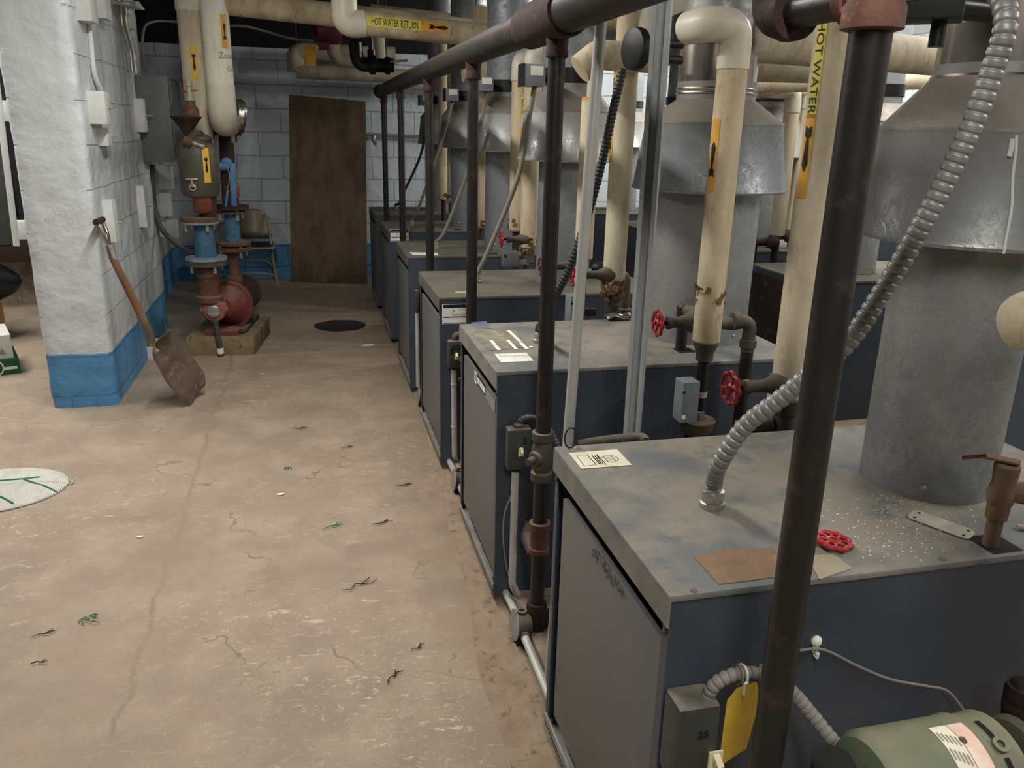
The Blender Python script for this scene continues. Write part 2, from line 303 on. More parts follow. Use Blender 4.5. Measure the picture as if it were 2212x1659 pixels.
def mk():
    MAT.update(
     floor=floor_mat(), pillar_x=block_mat('painted_block_side', 'x', .073, .30, mk_=.42), pillar_y=block_mat('painted_block_front', 'y', .073, .295, (205, 210, 212), mk_=0),
     back=block_mat('painted_block_back', 'y', .12, .337, (194, 204, 211)), left=block_mat('painted_block_left', 'x', .12, .35, (178, 184, 186)),
     right=block_mat('painted_block_right', 'x', .12, .34, (222, 226, 226)),
     ceil=mat('dark_concrete_ceiling', (46, 44, 42), (34, 33, 32), 3, .9), rock=mat('rough_stone', (168, 150, 130), (128, 112, 96), 14, .9, bump=1, bscale=26, c3=(196, 182, 160)),
     dark=mat('black_interior', (13, 13, 14), rough=.85), soot=mat('painted_recess_shade', (20, 21, 24), (28, 28, 30), 4, .9),  # second one: shade of unlit openings painted as near-black
     crumble=mat('crumbled_grout', (150, 132, 112), (134, 116, 97), 12, .95, bump=.8, bscale=40, c3=(104, 88, 72)),
     pad=mat('boiler_pad_concrete', (150, 136, 116), (118, 104, 88), 9, .9, bump=.6, bscale=40, c3=(92, 80, 66)),
     jacket=mat('blue_grey_enamel', (66, 73, 83), (57, 64, 74), 3, .42, bump=.05, bscale=180, dust=DUST, c3=(66, 74, 82)),
     door=mat('grey_enamel_door', (100, 100, 100), (90, 91, 93), 2.5, .42, bump=.05, bscale=200, c3=(112, 106, 100)),
     top=mat('dust_covered_sheet', (134, 127, 116), (102, 104, 104), 4.2, .72, bump=.15, bscale=70, c3=(92, 98, 103), lo=.45, hi=.62),
     topd=mat('dimmed_brown_dusty_sheet', (101, 95, 85), (80, 77, 70), 5, .8, bump=.2, bscale=60, c3=(84, 78, 68)),  # dimmer light on the farther lids painted into a darker sheet
     rail=mat('grey_primed_rail', (150, 150, 150), (118, 116, 112), 12, .5), steel=mat('black_steel_pipe', (46, 43, 40), (38, 36, 34), 10, .40, .3, bump=.12, bscale=50, c3=(66, 54, 45), dust=DUST, dustamt=.4),
     steel2=mat('dusty_header_steel', (58, 52, 48), (46, 43, 41), 7, .5, .3, bump=.12, bscale=40, c3=(78, 60, 50), dust=(98, 86, 76), dustamt=.6),
     rust=mat('rusted_iron', (106, 72, 58), (82, 58, 48), 16, .75, .15, bump=.4, bscale=80, c3=(126, 88, 66), dust=DUST, dustamt=.35),
     drust=mat('dark_rusted_iron', (62, 42, 36), (42, 32, 30), 14, .8, .2, bump=.35, bscale=70, c3=(90, 56, 42)),
     iron=mat('grimy_iron', (92, 86, 76), (70, 65, 58), 18, .65, .4, bump=.25, bscale=70, dust=DUST, dustamt=.5),
     black=mat('black_plastic', (22, 24, 25), rough=.5), blackg=mat('black_enamel', (20, 21, 22), rough=.32),
     galv=galv('galvanised_sheet', (160, 162, 161)), galvb=galv('bright_galvanised', (204, 207, 207), .34, 30), galvd=galv('dusty_galvanised', (150, 150, 146), .48, 22, True), galvdk=galv('dull_galvanised', (146, 151, 155), .5, 22),
     alu=mat('shiny_aluminium', (206, 198, 188), (176, 168, 160), 3, .22, 1, stretch=(3, 3, .2)), strut=mat('strut_zinc', (190, 194, 195), (166, 170, 172), 12, .36, .2, stretch=(3, 3, .3)), rustb=mat('tee_rust', (116, 74, 60), (92, 62, 52), 14, .7, .1, bump=.35, bscale=70, c3=(150, 92, 66)), brn=mat('dusty_brown_iron', (122, 98, 80), (100, 78, 62), 14, .75, .1, bump=.3, bscale=70, c3=(112, 74, 56)), emt=mat('painted_tube', (194, 195, 190), (174, 176, 170), 5, .4, .3),
     zinc=mat('zinc_fitting', (190, 186, 172), (160, 156, 144), 20, .38, .75), flex=mat('grey_flex_steel', (150, 150, 147), (128, 128, 126), 8, .42, .3), flexd=mat('black_flex_plastic', (38, 40, 41), rough=.5),
     flexg=mat('grey_flex_plastic', (142, 138, 132), (124, 120, 114), 12, .6), wrap=wrap_mat('canvas_wrap'), wrapw=wrap_mat('white_canvas_wrap', (226, 222, 208), .2, (206, 198, 178)), wrapd=wrap_mat('stained_canvas_wrap', (198, 184, 156), .85, (158, 138, 108)), wrapg=wrap_mat('grimy_canvas_wrap', (186, 176, 154), .5, (150, 140, 120)),
     fitt=mat('pvc_fitting_cover', (212, 207, 192), (194, 186, 168), 5, .42, bump=.08, bscale=30), yellow=mat('yellow_label', (226, 190, 70), (212, 172, 58), 10, .5), yel2=mat('faded_yellow_label', (216, 204, 92), (198, 184, 84), 14, .55), orange=mat('orange_label', (222, 164, 58), (204, 148, 54), 12, .55), ink=mat('black_ink', (18, 18, 18), rough=.6),
     red=mat('red_enamel', (172, 40, 44), (140, 30, 36), 14, .4, bump=.1, bscale=60), redd=mat('dull_red_paint', (116, 54, 50), (92, 44, 42), 12, .6, bump=.2, bscale=60, dust=DUST, dustamt=.5), pinkd=mat('dusty_red_casting', (146, 92, 84), (122, 70, 66), 14, .7, bump=.3, bscale=60, dust=DUST, dustamt=.5),
     maroon=mat('maroon_enamel', (92, 24, 38), (74, 20, 32), 8, .5), flange=mat('pale_blue_flange', (126, 142, 152), (104, 118, 128), 14, .55, bump=.15, bscale=60), blue=mat('blue_paint', (84, 132, 180), (66, 108, 152), 10, .5, bump=.1, bscale=40), bluem=mat('woven_blue_hose', (62, 104, 130), (52, 86, 110), 30, .6, bump=.6, bscale=160), plate=mat('pale_plate', (198, 192, 178), (170, 164, 152), 30, .4, .25), olive=mat('olive_grey_paint', (90, 86, 75), (76, 72, 62), 8, .55, .2, bump=.1, bscale=60),
     white=mat('white_paint', (214, 216, 212), (198, 200, 196), 8, .5, bump=.15, bscale=50), offw=mat('cream_label', (232, 226, 206), (216, 208, 186), 14, .55), paper=mat('white_label', (236, 236, 228), (222, 220, 208), 16, .5), boxg=mat('grey_box_paint', (104, 108, 108), (94, 98, 98), 6, .45), boxl=mat('light_grey_box', (124, 132, 136), (112, 120, 126), 8, .45), swb=mat('dark_grey_switch_box', (64, 66, 62), (54, 56, 52), 14, .5, bump=.15, bscale=80, dust=DUST), cream=mat('cream_toggle', (222, 212, 176), rough=.4),
     ply=None, wood=mat('worn_wood_handle', (122, 84, 54), (96, 66, 44), 18, .55, bump=.2, bscale=50, stretch=(1, 1, .2)), timber=mat('old_timber', (142, 128, 96), (112, 98, 70), 10, .85, bump=.4, bscale=40, c3=(84, 74, 56)), scoop=mat('worn_shovel_steel', (124, 108, 94), (96, 82, 72), 9, .38, .4, c3=(150, 132, 112)), chrome=mat('worn_chrome', (176, 170, 162), (140, 130, 120), 20, .28, .9),
     chair=mat('beige_enamel', (162, 153, 130), (144, 135, 114), 8, .34, .2), chaird=mat('dark_vinyl', (54, 54, 54), (44, 44, 44), 8, .45), copper=mat('bare_copper', (136, 82, 60), (92, 56, 44), 22, .45, .4), green=mat('green_motor_enamel', (84, 102, 82), (104, 104, 84), 7, .5, bump=.12, bscale=60, dust=(134, 128, 106), c3=(70, 88, 72)), greens=mat('green_fibre', (52, 128, 92), (40, 104, 76), 20, .8), rag=None, card=mat('brown_cardboard', (136, 98, 52), (116, 82, 44), 6, .8), cardw=mat('white_cardboard', (214, 210, 202), (200, 196, 188), 6, .7), grn=mat('green_print', (38, 96, 54), (30, 84, 46), 8, .6), cloth=mat('black_bin_bag', (12, 12, 14), rough=.34), shelf=mat('dark_brown_board', (52, 30, 24), (40, 24, 20), 6, .6), foil=mat('crumpled_foil', (196, 190, 178), (140, 136, 128), 30, .3, .9, bump=.8, bscale=40), fibre=mat('torn_brown_fibre', (136, 98, 58), (96, 70, 46), 30, .95, bump=1, bscale=60), silver=mat('silver_paint', (196, 198, 198), rough=.4), stain=mat('rust_brown_residue', (134, 100, 72), (110, 92, 76), 26, .8, c3=(124, 112, 98), bump=.2, bscale=50), residue=mat('glue_residue', (162, 150, 126), (148, 138, 120), 12, .8), wet=mat('tar_black_patch', (34, 33, 32), (46, 43, 41), 10, .7, bump=.4, bscale=50), chip=mat('white_chip', (224, 216, 196), rough=.8), twig=mat('dry_brown_scrap', (72, 58, 46), (48, 40, 34), 30, .9), bluel=mat('faded_blue_label', (88, 92, 116), (112, 116, 134), 14, .6), navy=mat('navy_print', (18, 22, 36), rough=.5), pinkl=mat('pink_label', (222, 180, 168), (232, 214, 196), 16, .6), greyink=mat('grey_print', (140, 138, 126), rough=.7), cable=mat('grey_cable', (128, 122, 112), rough=.5))
    t = NT('weathered_plywood'); n1 = t.noise(6, 6, .65, stretch=(1.6, 1.6, .6)); n2 = t.noise(2.2, 6, .7); n3 = t.noise(22, 5, .6, stretch=(3, 3, .3))
    col = t.mix(t.step(n1, .38, .68), (122, 104, 84), (94, 80, 66)); col = t.mix(t.math('MULTIPLY', t.step(n2, .5, .66), .6), col, (76, 65, 54)); col = t.mix(t.math('MULTIPLY', t.step(n3, .56, .72), .4), col, (122, 104, 84))
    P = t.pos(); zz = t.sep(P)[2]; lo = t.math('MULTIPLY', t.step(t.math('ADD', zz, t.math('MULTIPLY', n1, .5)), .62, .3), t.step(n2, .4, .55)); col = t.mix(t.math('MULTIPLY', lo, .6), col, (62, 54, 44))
    t.bump(n3, .25, .004); MAT['ply'] = t.fin(col, .8, 0, .2)
    t = NT('woven_white_rag'); co = t.coord(); w = t.n('ShaderNodeTexWave'); w.inputs['Scale'].default_value = 40; w.inputs['Distortion'].default_value = 3; t.l(co, w.inputs['Vector']); t.bump(t.math('ADD', w.outputs['Fac'], t.noise(90, 3, .6)), .7, .006)
    MAT['rag'] = t.fin(t.mix(t.step(t.noise(20, 4, .6), .4, .7), (226, 224, 214), (206, 204, 194)), .95, 0, .1)
mk()
# ------------------------------------------------------------------ room shell
ZC = 2.72
def grid_floor():
    mb = MB(); mb.box((-6, -3.2, -.1), (6.2, 8.5, 0)); return mb.build('floor', MAT['floor'], smooth=False)
struct(grid_floor())
struct(MB().box((-6, -3.2, ZC), (6.2, 8.7, ZC+.1)).build('ceiling', MAT['ceil'], smooth=False))  # ceiling in mottled dark grey-brown
mb = MB(); mb.box((-1.75, 8.5, 0), (6.2, 8.7, 2.17)); struct(mb.build('wall_back', MAT['back'], smooth=False))
mb = MB(); mb.box((-6, 8.52, 2.17), (6.2, 8.7, ZC)); struct(mb.build('wall_back_top', MAT['soot'], smooth=False))  # shade of the opening above the wall, painted near-black
mb = MB(); mb.box((6.0, -3.2, 0), (6.2, 8.5, ZC)); struct(mb.build('wall_right', MAT['right'], smooth=False))
mb = MB(); mb.box((-6, -3.4, 0), (6.2, -3.2, ZC)); struct(mb.build('wall_front', MAT['left'], smooth=False))
mb = MB(); mb.box((-6.2, -3.4, 0), (-6, 8.5, ZC)); struct(mb.build('wall_far_left', MAT['left'], smooth=False))
# the block pier beside the aisle: lumpy painted corner
def lumpy(x0, x1, y0, y1, name, mx, my, n=26):
    mb = MB(); rnd = random.Random(3)
    import mathutils
    def w(p, a): return p+V((mathutils.noise.noise(p*9)*a, mathutils.noise.noise(p*9+V((5, 1, 2)))*a, 0))
    def rnd_c(x, y, z):
        return w(V((x, y, z)), .007)
    c = .018
    ring = [(x0, y0+c), (x0+c, y0)]+[(x0+c+(x1-x0-2*c)*i/6, y0) for i in range(1, 6)]+[(x1-c, y0), (x1, y0+c)]+[(x1, y0+c+(y1-y0-2*c)*i/24) for i in range(1, 24)]+[(x1, y1-c), (x1-c, y1), (x0+c, y1), (x0, y1-c)]
    zs = [ZC*i/90 for i in range(91)]
    o = mb.rings([[rnd_c(x, y, z) for x, y in ring] for z in zs]).build(name, mx, ang=60)
    o.data.materials.append(my)
    for p in o.data.polygons:
        if abs(p.normal.y) > abs(p.normal.x): p.material_index = 1
    return o
struct(lumpy(-1.40, -1.075, 4.60, 6.42, 'wall_pier', MAT['pillar_x'], MAT['pillar_y']))
mb = MB(); mb.box((-1.45, 6.42, 0), (-1.27, 8.5, 1.32)); struct(mb.build('wall_left', MAT['left'], smooth=False))
mb = MB(); mb.box((-1.75, 6.42, 1.32), (-1.6, 8.52, ZC)); struct(mb.build('wall_left_top', MAT['soot'], smooth=False))  # darkness of the opening painted on a set-back wall
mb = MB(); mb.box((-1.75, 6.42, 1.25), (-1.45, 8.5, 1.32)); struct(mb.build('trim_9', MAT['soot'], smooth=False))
# side bay on the left: rough stone foot and dark wall over it
def stone(u, v):
    import mathutils
    p = V((-6+4.55*u, 7.55, .55*v)); k = mathutils.noise.noise(p*7)*.05+mathutils.noise.noise(p*19)*.025
    return p+V((0, -abs(k)-.03*(1-v), 0))
struct(MB().grid(stone, 130, 20).build('wall_bay_foot', MAT['rock'], ang=80))
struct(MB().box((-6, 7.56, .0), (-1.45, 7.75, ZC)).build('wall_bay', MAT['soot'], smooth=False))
# crumbled grout strip along the boiler pad
def strip(u, v):
    import mathutils
    y = .2+7.4*u; xl = min(.57, .315+.053*y); x = xl+(.60-xl)*v; p = V((x, y, 0)); e = min(v, 1-v)*4
    h = (mathutils.noise.noise(p*14)*.008+mathutils.noise.noise(p*37)*.006+.005)*min(1, e)
    x += mathutils.noise.noise(V((y*2.3, 0, 3)))*.03*(1-v)
    return V((x, y, max(h, -.002)+.0015*(e > .05)-(.006 if e < .05 else 0)))
struct(MB().grid(strip, 520, 22).build('trim_1', MAT['crumble'], ang=80))
for i, (x0, x1) in enumerate(((.585, 1.60), (2.40, 3.5))):
    mb = MB(); mb.box((x0, -.4, 0), (x1, 7.7, .045), .006); struct(mb.build('trim_%d' % (i+2), MAT['pad']))

# ------------------------------------------------------------------ boilers
YN = [1.022, 2.264, 3.387, 4.535, 5.694, 6.84]
DP = [.63, .62, .66, .64, .62, .62]
BX0, BX1, BZ0, BZ1 = .525, 1.55, .035, .805
def boiler(name, label, y0, d, group, x0=BX0, x1=BX1, z1=BZ1, topm='top', face=-1, hole=True):
    """sheet-metal jacket, overhanging lid, inset front door, base rail; face -1 looks down the aisle side"""
    y1 = y0+d; t = thing(name, label, 'boiler', (x0 if face < 0 else x1, (y0+y1)/2, BZ0), group)
    X = (lambda q: x0+q) if face < 0 else (lambda q: x1-q)
    def bx(mb, a, b, ya, yb, za, zb, bev=0): mb.box((min(X(a), X(b)), ya, za), (max(X(a), X(b)), yb, zb), bev); return mb
    W = x1-x0; zl = z1-.012
    mb = MB(); bx(mb, 0, W, y0, y0+.005, BZ0, zl); bx(mb, 0, W, y1-.005, y1, BZ0, zl); bx(mb, W-.005, W, y0+.005, y1-.005, BZ0, zl)
    bx(mb, 0, .004, y0+.005, y0+.022, BZ0, zl); bx(mb, 0, .004, y1-.020, y1-.005, BZ0, zl)
    mb.build('jacket', MAT['jacket'], t, smooth=False)
    mb = MB(); bx(mb, .055, W-.02, y0+.01, y1-.01, BZ0+.09, zl-.004); mb.build('inner_shell', MAT['dark'], t, smooth=False)
    mb = MB(); bx(mb, -.006, W+.004, y0-.004, y1+.004, zl, z1, .003); bx(mb, -.006, -.002, y0-.004, y1+.004, z1-.058, zl+.002)
    lid = mb.build('lid', MAT[topm], t)
    zt = z1-.100; mb = MB(); bx(mb, .001, .016, y0+.024, y1-.060, .115, zt, .003)
    dr = mb.build('door', MAT['door'], t)
    mb = MB(); bx(mb, -.004, .022, y0+.006, y1-.006, .052, .057); bx(mb, -.004, .000, y0+.006, y1-.006, .045, .078); mb.build('base_rail', MAT['rail'], t, smooth=False)
    for yy, zz in ((y0+.012, z1-.075), (y1-.012, z1-.075), (y0+.012, .1)): MB().lathe((X(-.0005), yy, zz), (face, 0, 0), [(.006, 0), (.006, .002), (.003, .004)], 10).build('screw_head', MAT['iron'], t)
    return t
BLAB = ['nearest blue grey boiler, dusty lid with brown patch, loose red wheel lying on it', 'blue grey boiler second from camera, several white data labels on its dusty lid', 'blue grey boiler third from camera, white and black service sticker on its side', 'blue grey boiler fourth from camera, white strip label along near edge of lid', 'blue grey boiler fifth from camera, small white service sticker beside black drop pipe', 'farthest blue grey boiler of the aisle row, beside the plywood sheet']
BG = 'boilers along the aisle'
boilers = [boiler('boiler', BLAB[k], YN[k], DP[k], BG, x1=1.60 if k == 0 else BX1, topm='top' if k < 2 else 'topd') for k in range(6)]
B2 = [(2.26, 'blue grey boiler of the second row, standing behind the nearest vent pipe'), (3.55, 'rust stained boiler of the second row, bare brown side behind hot water pipe'), (4.6, 'dark blue boiler of the second row behind the rust stained one'), (5.75, 'dark boiler of the second row glimpsed between white pipes'), (6.9, 'rearmost dark boiler of the second row near the back wall')]
row2 = []
for i, (y, lb) in enumerate(B2):
    row2.append(boiler('boiler', lb, y, .60, 'boilers of the second row', 2.42, 3.45, .80, 'topd', 1))
t = row2[1]; MB().box((2.414, 3.56, .12), (2.419, 4.14, .76)).build('rusted_back_panel', mat('rust_streaked_panel', (58, 46, 40), (36, 31, 29), 6, .7, .2, c3=(104, 66, 42), stretch=(1, 1, .6)), t, smooth=False)

o = MB(); p_ = PY(1760, 560, 5.5); o.box((p_.x, 5.5, .0), (5.7, 6.3, 1.38), .01); o = o.build('storage_tank_casing', MAT['jacket']); tag(o, 'tall dark slate casing behind the second boiler row', 'casing')
# --- stickers and stains on the lids and sides
def lidrect(q, z): return [PZ(u, v, z) for u, v in q]
def quad(name, m, parent, pts, lift=(0, 0, .0006)):
    mb = MB(); mb.face([p+V(lift) for p in pts]); return mb.build(name, m, parent, smooth=False)
zl = BZ1+.0006
b = boilers[0]
quad('brown_patch', MAT['stain'], b, lidrect([(1553, 1263), (1498, 1203), (1560, 1190), (1668, 1184), (1690, 1206), (1745, 1238)], zl))
quad('glue_patch', MAT['residue'], b, lidrect([(1770, 1252), (1742, 1202), (1800, 1196), (1841, 1228)], zl))
lb = quad('warning_label', MAT['offw'], b, lidrect([(1256, 1013), (1228, 979), (1333, 971), (1365, 1005)], zl))
lb['label'] = 'cream warning label with round print'
def on_lid(u, v, z=zl+.0006): return PZ(u, v, z)
# print on the label: frame, lines and a crossed disc
def line3(name, m, parent, pts, w=.0016, z=.0005):
    mb = MB(); pts = [V(p) for p in pts]
    for i in range(len(pts)-1):
        a, c = pts[i], pts[i+1]; d = (c-a).normalized(); s = d.cross(V((0, 0, 1)))*w/2; mb.face([a-s+V((0, 0, z)), a+s+V((0, 0, z)), c+s+V((0, 0, z)), c-s+V((0, 0, z))])
    return mb.build(name, m, parent, smooth=False)
fr = [on_lid(*q) for q in ((1245, 984), (1268, 982), (1288, 1004), (1263, 1007), (1245, 984))]
cc = on_lid(1317, 991); ring = [cc+V((math.cos(a)*.019, math.sin(a)*.019, 0)) for a in [2*PI*i/28 for i in range(29)]]
mb = MB()
def stroke(mb, pts, w=.002):
    for i in range(len(pts)-1):
        a, c = V(pts[i]), V(pts[i+1]); d = (c-a).normalized(); s = d.cross(V((0, 0, 1)))*w/2; mb.face([a-s, a+s, c+s, c-s])
stroke(mb, fr, .0022); stroke(mb, ring, .0026); stroke(mb, [cc+V((-.009, .017, 0)), cc+V((-.009, -.017, 0))], .003); stroke(mb, [cc+V((.009, .017, 0)), cc+V((.009, -.017, 0))], .003)
for j in range(5): stroke(mb, [cc+V((-.006, .010-j*.005, 0)), cc+V((.006, .010-j*.005, 0))], .002)
stroke(mb, [on_lid(1288, 981), on_lid(1310, 1004)], .002)
for j in range(3): stroke(mb, [on_lid(1279+5*j, 984), on_lid(1296+4*j, 1003)], .0028)
mb.build('label_print', MAT['greyink'], lb, smooth=False)
b = boilers[1]
quad('blue_label', MAT['bluel'], b, lidrect([(1028, 709), (1017, 697), (1050, 694), (1061, 710)], zl))
dl = quad('data_plate', mat('worn_data_plate', (150, 144, 128), (112, 106, 94), 26, .6, c3=(84, 78, 68), stretch=(1, .5, 1)), b, lidrect([(1056, 757), (1019, 717), (1090, 712), (1112, 713), (1146, 750)], zl))
for i, q in enumerate([[(1075, 757), (1056, 734), (1063, 734), (1083, 756)], [(1112, 755), (1092, 734), (1100, 734), (1120, 755)], [(1122, 740), (1094, 714), (1102, 714), (1127, 737)], [(1135, 755), (1121, 741), (1127, 739), (1144, 754)]]):
    quad('white_strip', MAT['paper'], dl, lidrect(q, zl+.0006))
mb = MB()
for i in range(9):
    a = on_lid(1026+i*3.4, 722+i*2.2, zl+.0004); stroke(mb, [a, a+V((.012+.02*random.random(), -.05-.05*random.random(), 0))], .003)
mb.build('plate_print', MAT['greyink'], dl, smooth=False)
pl = quad('paper_label', MAT['paper'], b, lidrect([(1082, 783), (1068, 765), (1137, 762), (1153, 780)], zl))
mb = MB()
for i in range(11):
    a = on_lid(1076+6.2*i, 766, zl+.0012); stroke(mb, [a, a+V((.006, -.022-.014*random.random(), 0))], .0022)
mb.build('paper_print', MAT['greyink'], pl, smooth=False)
MB().lathe(on_lid(1147, 750, zl), (0, 0, 1), [(.008, 0), (.008, .002)], 14).build('white_dot', MAT['paper'], b)
# name badge on the second boiler's door
xd = BX0+.0005
def ondoor(u, v): return PX(u, v, xd)
bc = (ondoor(1026, 817)+ondoor(1049, 838))/2; L = (ondoor(1026, 817)-ondoor(1049, 838)).length
dr = [c for c in b.children if c.name.startswith('door')][0]
bd = patch(L*.78, .036, 'name_badge', MAT['ink'], dr, bc+V((0, -L*.13, 0)), (0, -1, 0), (0, 0, 1), None, .0012)
patch(L*.20, .042, 'badge_emblem', MAT['paper'], bd, bc+V((0, L*.39, 0)), (0, -1, 0), (0, 0, 1), None, .002); patch(L*.07, .024, 'badge_emblem_mark', MAT['greyink'], bd, bc+V((0, L*.375, 0)), (0, -1, 0), (0, 0, 1), None, .0028)
for i, (w, o) in enumerate(((.18, .10), (.08, -.06), (.14, -.18), (.20, -.37))): patch(L*w, .022, 'badge_letter', MAT['paper'], bd, bc+V((0, L*o, 0)), (0, -1, 0), (0, 0, 1), None, .002)
for s in (-1, 1): patch(L*.8, .003, 'badge_bar', MAT['rail'], bd, bc+V((0, -L*.13, s*.024)), (0, -1, 0), (0, 0, 1), None, .002)
patch(.16, .04, 'rating_label', MAT['rail'], dr, (xd, YN[1]+.024+.085, BZ1-.122), (0, -1, 0), (0, 0, 1), None, .0012)
# scuff on the first door
dr0 = [c for c in boilers[0].children if c.name.startswith('door')][0]
mb = MB(); rn = random.Random(4)
for i in range(150):
    f = rn.random(); w = 9*(.4+math.sin(PI*min(1, .15+f*.8))); u = 1281+66*f+rn.uniform(-w, w)*.6; v = 1186+96*f+rn.uniform(-w, w); l = rn.uniform(2, 7)
    mb.face([PX(u, v, xd-.0006), PX(u+1.3, v+.6, xd-.0006), PX(u+1.3, v+l, xd-.0006), PX(u, v+l-.8, xd-.0006)])
mb.build('brown_scuff', mat('brown_scuff', (88, 74, 67), rough=.7), dr0, smooth=False)
# service stickers on the sides facing the camera
def service(b, y, u0, v0, u1, v1):
    p = PY(u0, v0, y); q = PY(u1, v1, y); w, h = q.x-p.x, p.z-q.z; c = (p+q)/2; ax, up = (1, 0, 0), (0, 0, 1)
    s = patch(w, h, 'service_sticker', MAT['paper'], b, c, ax, up, None, .001)
    patch(w*.94, h*.17, 'sticker_band', MAT['navy'], s, c+V((0, 0, h*.385)), ax, up, None, .0016); patch(w*.94, h*.05, 'sticker_band', MAT['navy'], s, c+V((0, 0, -h*.16)), ax, up, None, .0016); patch(w*.94, h*.03, 'sticker_band', MAT['navy'], s, c+V((0, 0, -h*.46)), ax, up, None, .0016)
    put_bm(poly_bm([(-.5, .6), (.5, -.05), (-.4, -.6)]), c+V((-w*.12, 0, h*.17)), ax, up, None, .0016, w*.08, h*.1).build('sticker_mark', MAT['greyink'], s, smooth=False)
    for i, (o, hh, ww) in enumerate(((.20, .03, .35), (.03, .028, .6), (-.06, .05, .45))): patch(w*ww, h*hh, 'sticker_line', MAT['greyink'], s, c+V((w*(.18 if i == 0 else .08), 0, h*o)), ax, up, None, .0016)
service(boilers[2], YN[2]-.0005, 955, 657, 1021, 698)
service(boilers[4], YN[4]-.0005, 843, 495, 883, 521)
quad('strip_label', MAT['paper'], boilers[3], lidrect([(892, 551), (884, 545), (945, 546), (948, 552)], zl))
quad('strip_label', MAT['residue'], boilers[2], lidrect([(986, 634), (982, 629), (1030, 629), (1032, 634)], zl))
# square pipe openings
def opening(b, c, w, m='dark'):
    mb = MB(); mb.face([V(c)+V((i*w, j*w, .0012)) for i, j in ((-1, -1), (1, -1), (1, 1), (-1, 1))]); return mb.build('pipe_opening', MAT[m], b, smooth=False)
opening(boilers[0], PZ(2148, 1175, BZ1), .032); opening(boilers[1], PZ(1478, 757, BZ1), .03)
for q in (2, 3, 4): opening(boilers[q], (1.02, YN[q]+.06, BZ1), .03)
# ------------------------------------------------------------------ vents with draft hoods
def hood(label, c, rs, rd, group, rn=.126, collar='black', ztop=ZC, zs=(1.33, 1.545, 1.625, 1.68, 1.745), stubm='galv', shiny=False, drumm='galv', tp=.90):
    x, y = c; t = thing('vent_pipe', label, 'vent pipe', (x, y, BZ1), group); up = (0, 0, 1); c0 = (x, y, 0)
    MB().lathe(c0, up, [(rs, BZ1-.002), (rs, zs[0]+.14), (rs-.004, zs[0]+.14), (rs-.004, BZ1-.002)], 48, False).build('stub', MAT[stubm], t, ang=50)
    mb = MB(); mb.lathe(c0, up, [(rd*1.02, zs[0]), (rd*1.03, zs[0]+.006), (rd*1.015, zs[0]+.012), (rd*tp, zs[1]-.008), (rd*(tp+.012), zs[1]), (rd*(tp-.01), zs[1]), (rd*1.0, zs[0])], 56, False); mb.build('hood_skirt', MAT[drumm], t, ang=30)
    mb = MB(); mb.lathe(c0, up, [(rd*(tp+.012), zs[1]-.001), (rd*(tp+.012), zs[1]+.004), (rn+.003, zs[2]), (rn+.003, zs[3])], 56, False); mb.build('hood_cone', MAT['galvd'], t, ang=20)
    if collar == 'black':
        MB().lathe(c0, up, [(rn+.004, zs[3]-.004), (rn+.010, zs[3]), (rn+.010, zs[4]), (rn+.003, zs[4]+.003)], 40).build('damper_collar', MAT['blackg'], t)
    else:
        MB().lathe(c0, up, [(rn+.001, zs[3]-.03), (rn+.001, zs[4]+.04)], 40, False).build('damper_collar', MAT['alu'], t)
        for zz in (zs[3]-.035, zs[3]-.022, zs[4]+.03, zs[4]+.045): MB().tube([(x+math.cos(a)*(rn+.002), y+math.sin(a)*(rn+.002), zz) for a in [2*PI*i/40 for i in range(40)]], .005, 8, close=True).build('clamp_band', MAT['alu'], t)
    mb = MB(); mb.lathe(c0, up, [(rn, zs[3]-.03), (rn, ztop-.001)], 40, False); mb.build('flue', MAT['galvdk' if collar == 'black' else 'galv'], t)
    for a in (-2.3, -1.2, -.2): MB().lathe((x+math.cos(a)*rs, y+math.sin(a)*rs, BZ1+.03), (math.cos(a), math.sin(a), 0), [(.006, -.001), (.006, .003), (.003, .005)], 8).build('sheet_screw', MAT['zinc'], t)
    return t
VC = [(1.25, 1.335), (1.335, 2.62), (1.165, 3.70), (1.155, 4.85), (1.14, 6.01), (1.14, 7.15)]
VG = 'vent pipes of the aisle row'
hoods = [hood('nearest galvanised vent pipe with wide draft hood, white drip down the hood', VC[0], .129, .198, VG, .112, 'alu', zs=(1.315, 1.515, 1.61, 1.63, 1.71), tp=.97),
 hood('second galvanised vent pipe with broad grey draft hood and shiny damper collar', VC[1], .18, .252, VG, .126, 'alu', zs=(1.315, 1.53, 1.605, 1.66, 1.745), drumm='galvdk'),
 hood('third vent pipe, bright mottled draft hood under a black damper collar', VC[2], .127, .222, VG, zs=(1.365, 1.575, 1.665, 1.70, 1.755), drumm='galvb', stubm='galvdk'),
 hood('fourth vent pipe, mottled draft hood behind the white service pipes', VC[3], .127, .222, VG, zs=(1.372, 1.578, 1.672, 1.70, 1.76), drumm='galvb', stubm='galvdk'),
 hood('fifth vent pipe, plain grey draft hood behind the black drop pipe', VC[4], .125, .21, VG, zs=(1.36, 1.57, 1.65, 1.68, 1.74), stubm='galvdk'),
 hood('sixth vent pipe, farthest draft hood of the aisle row', VC[5], .125, .21, VG, zs=(1.36, 1.57, 1.65, 1.68, 1.74), stubm='galvdk')]
RG = 'vent pipes of the second row'
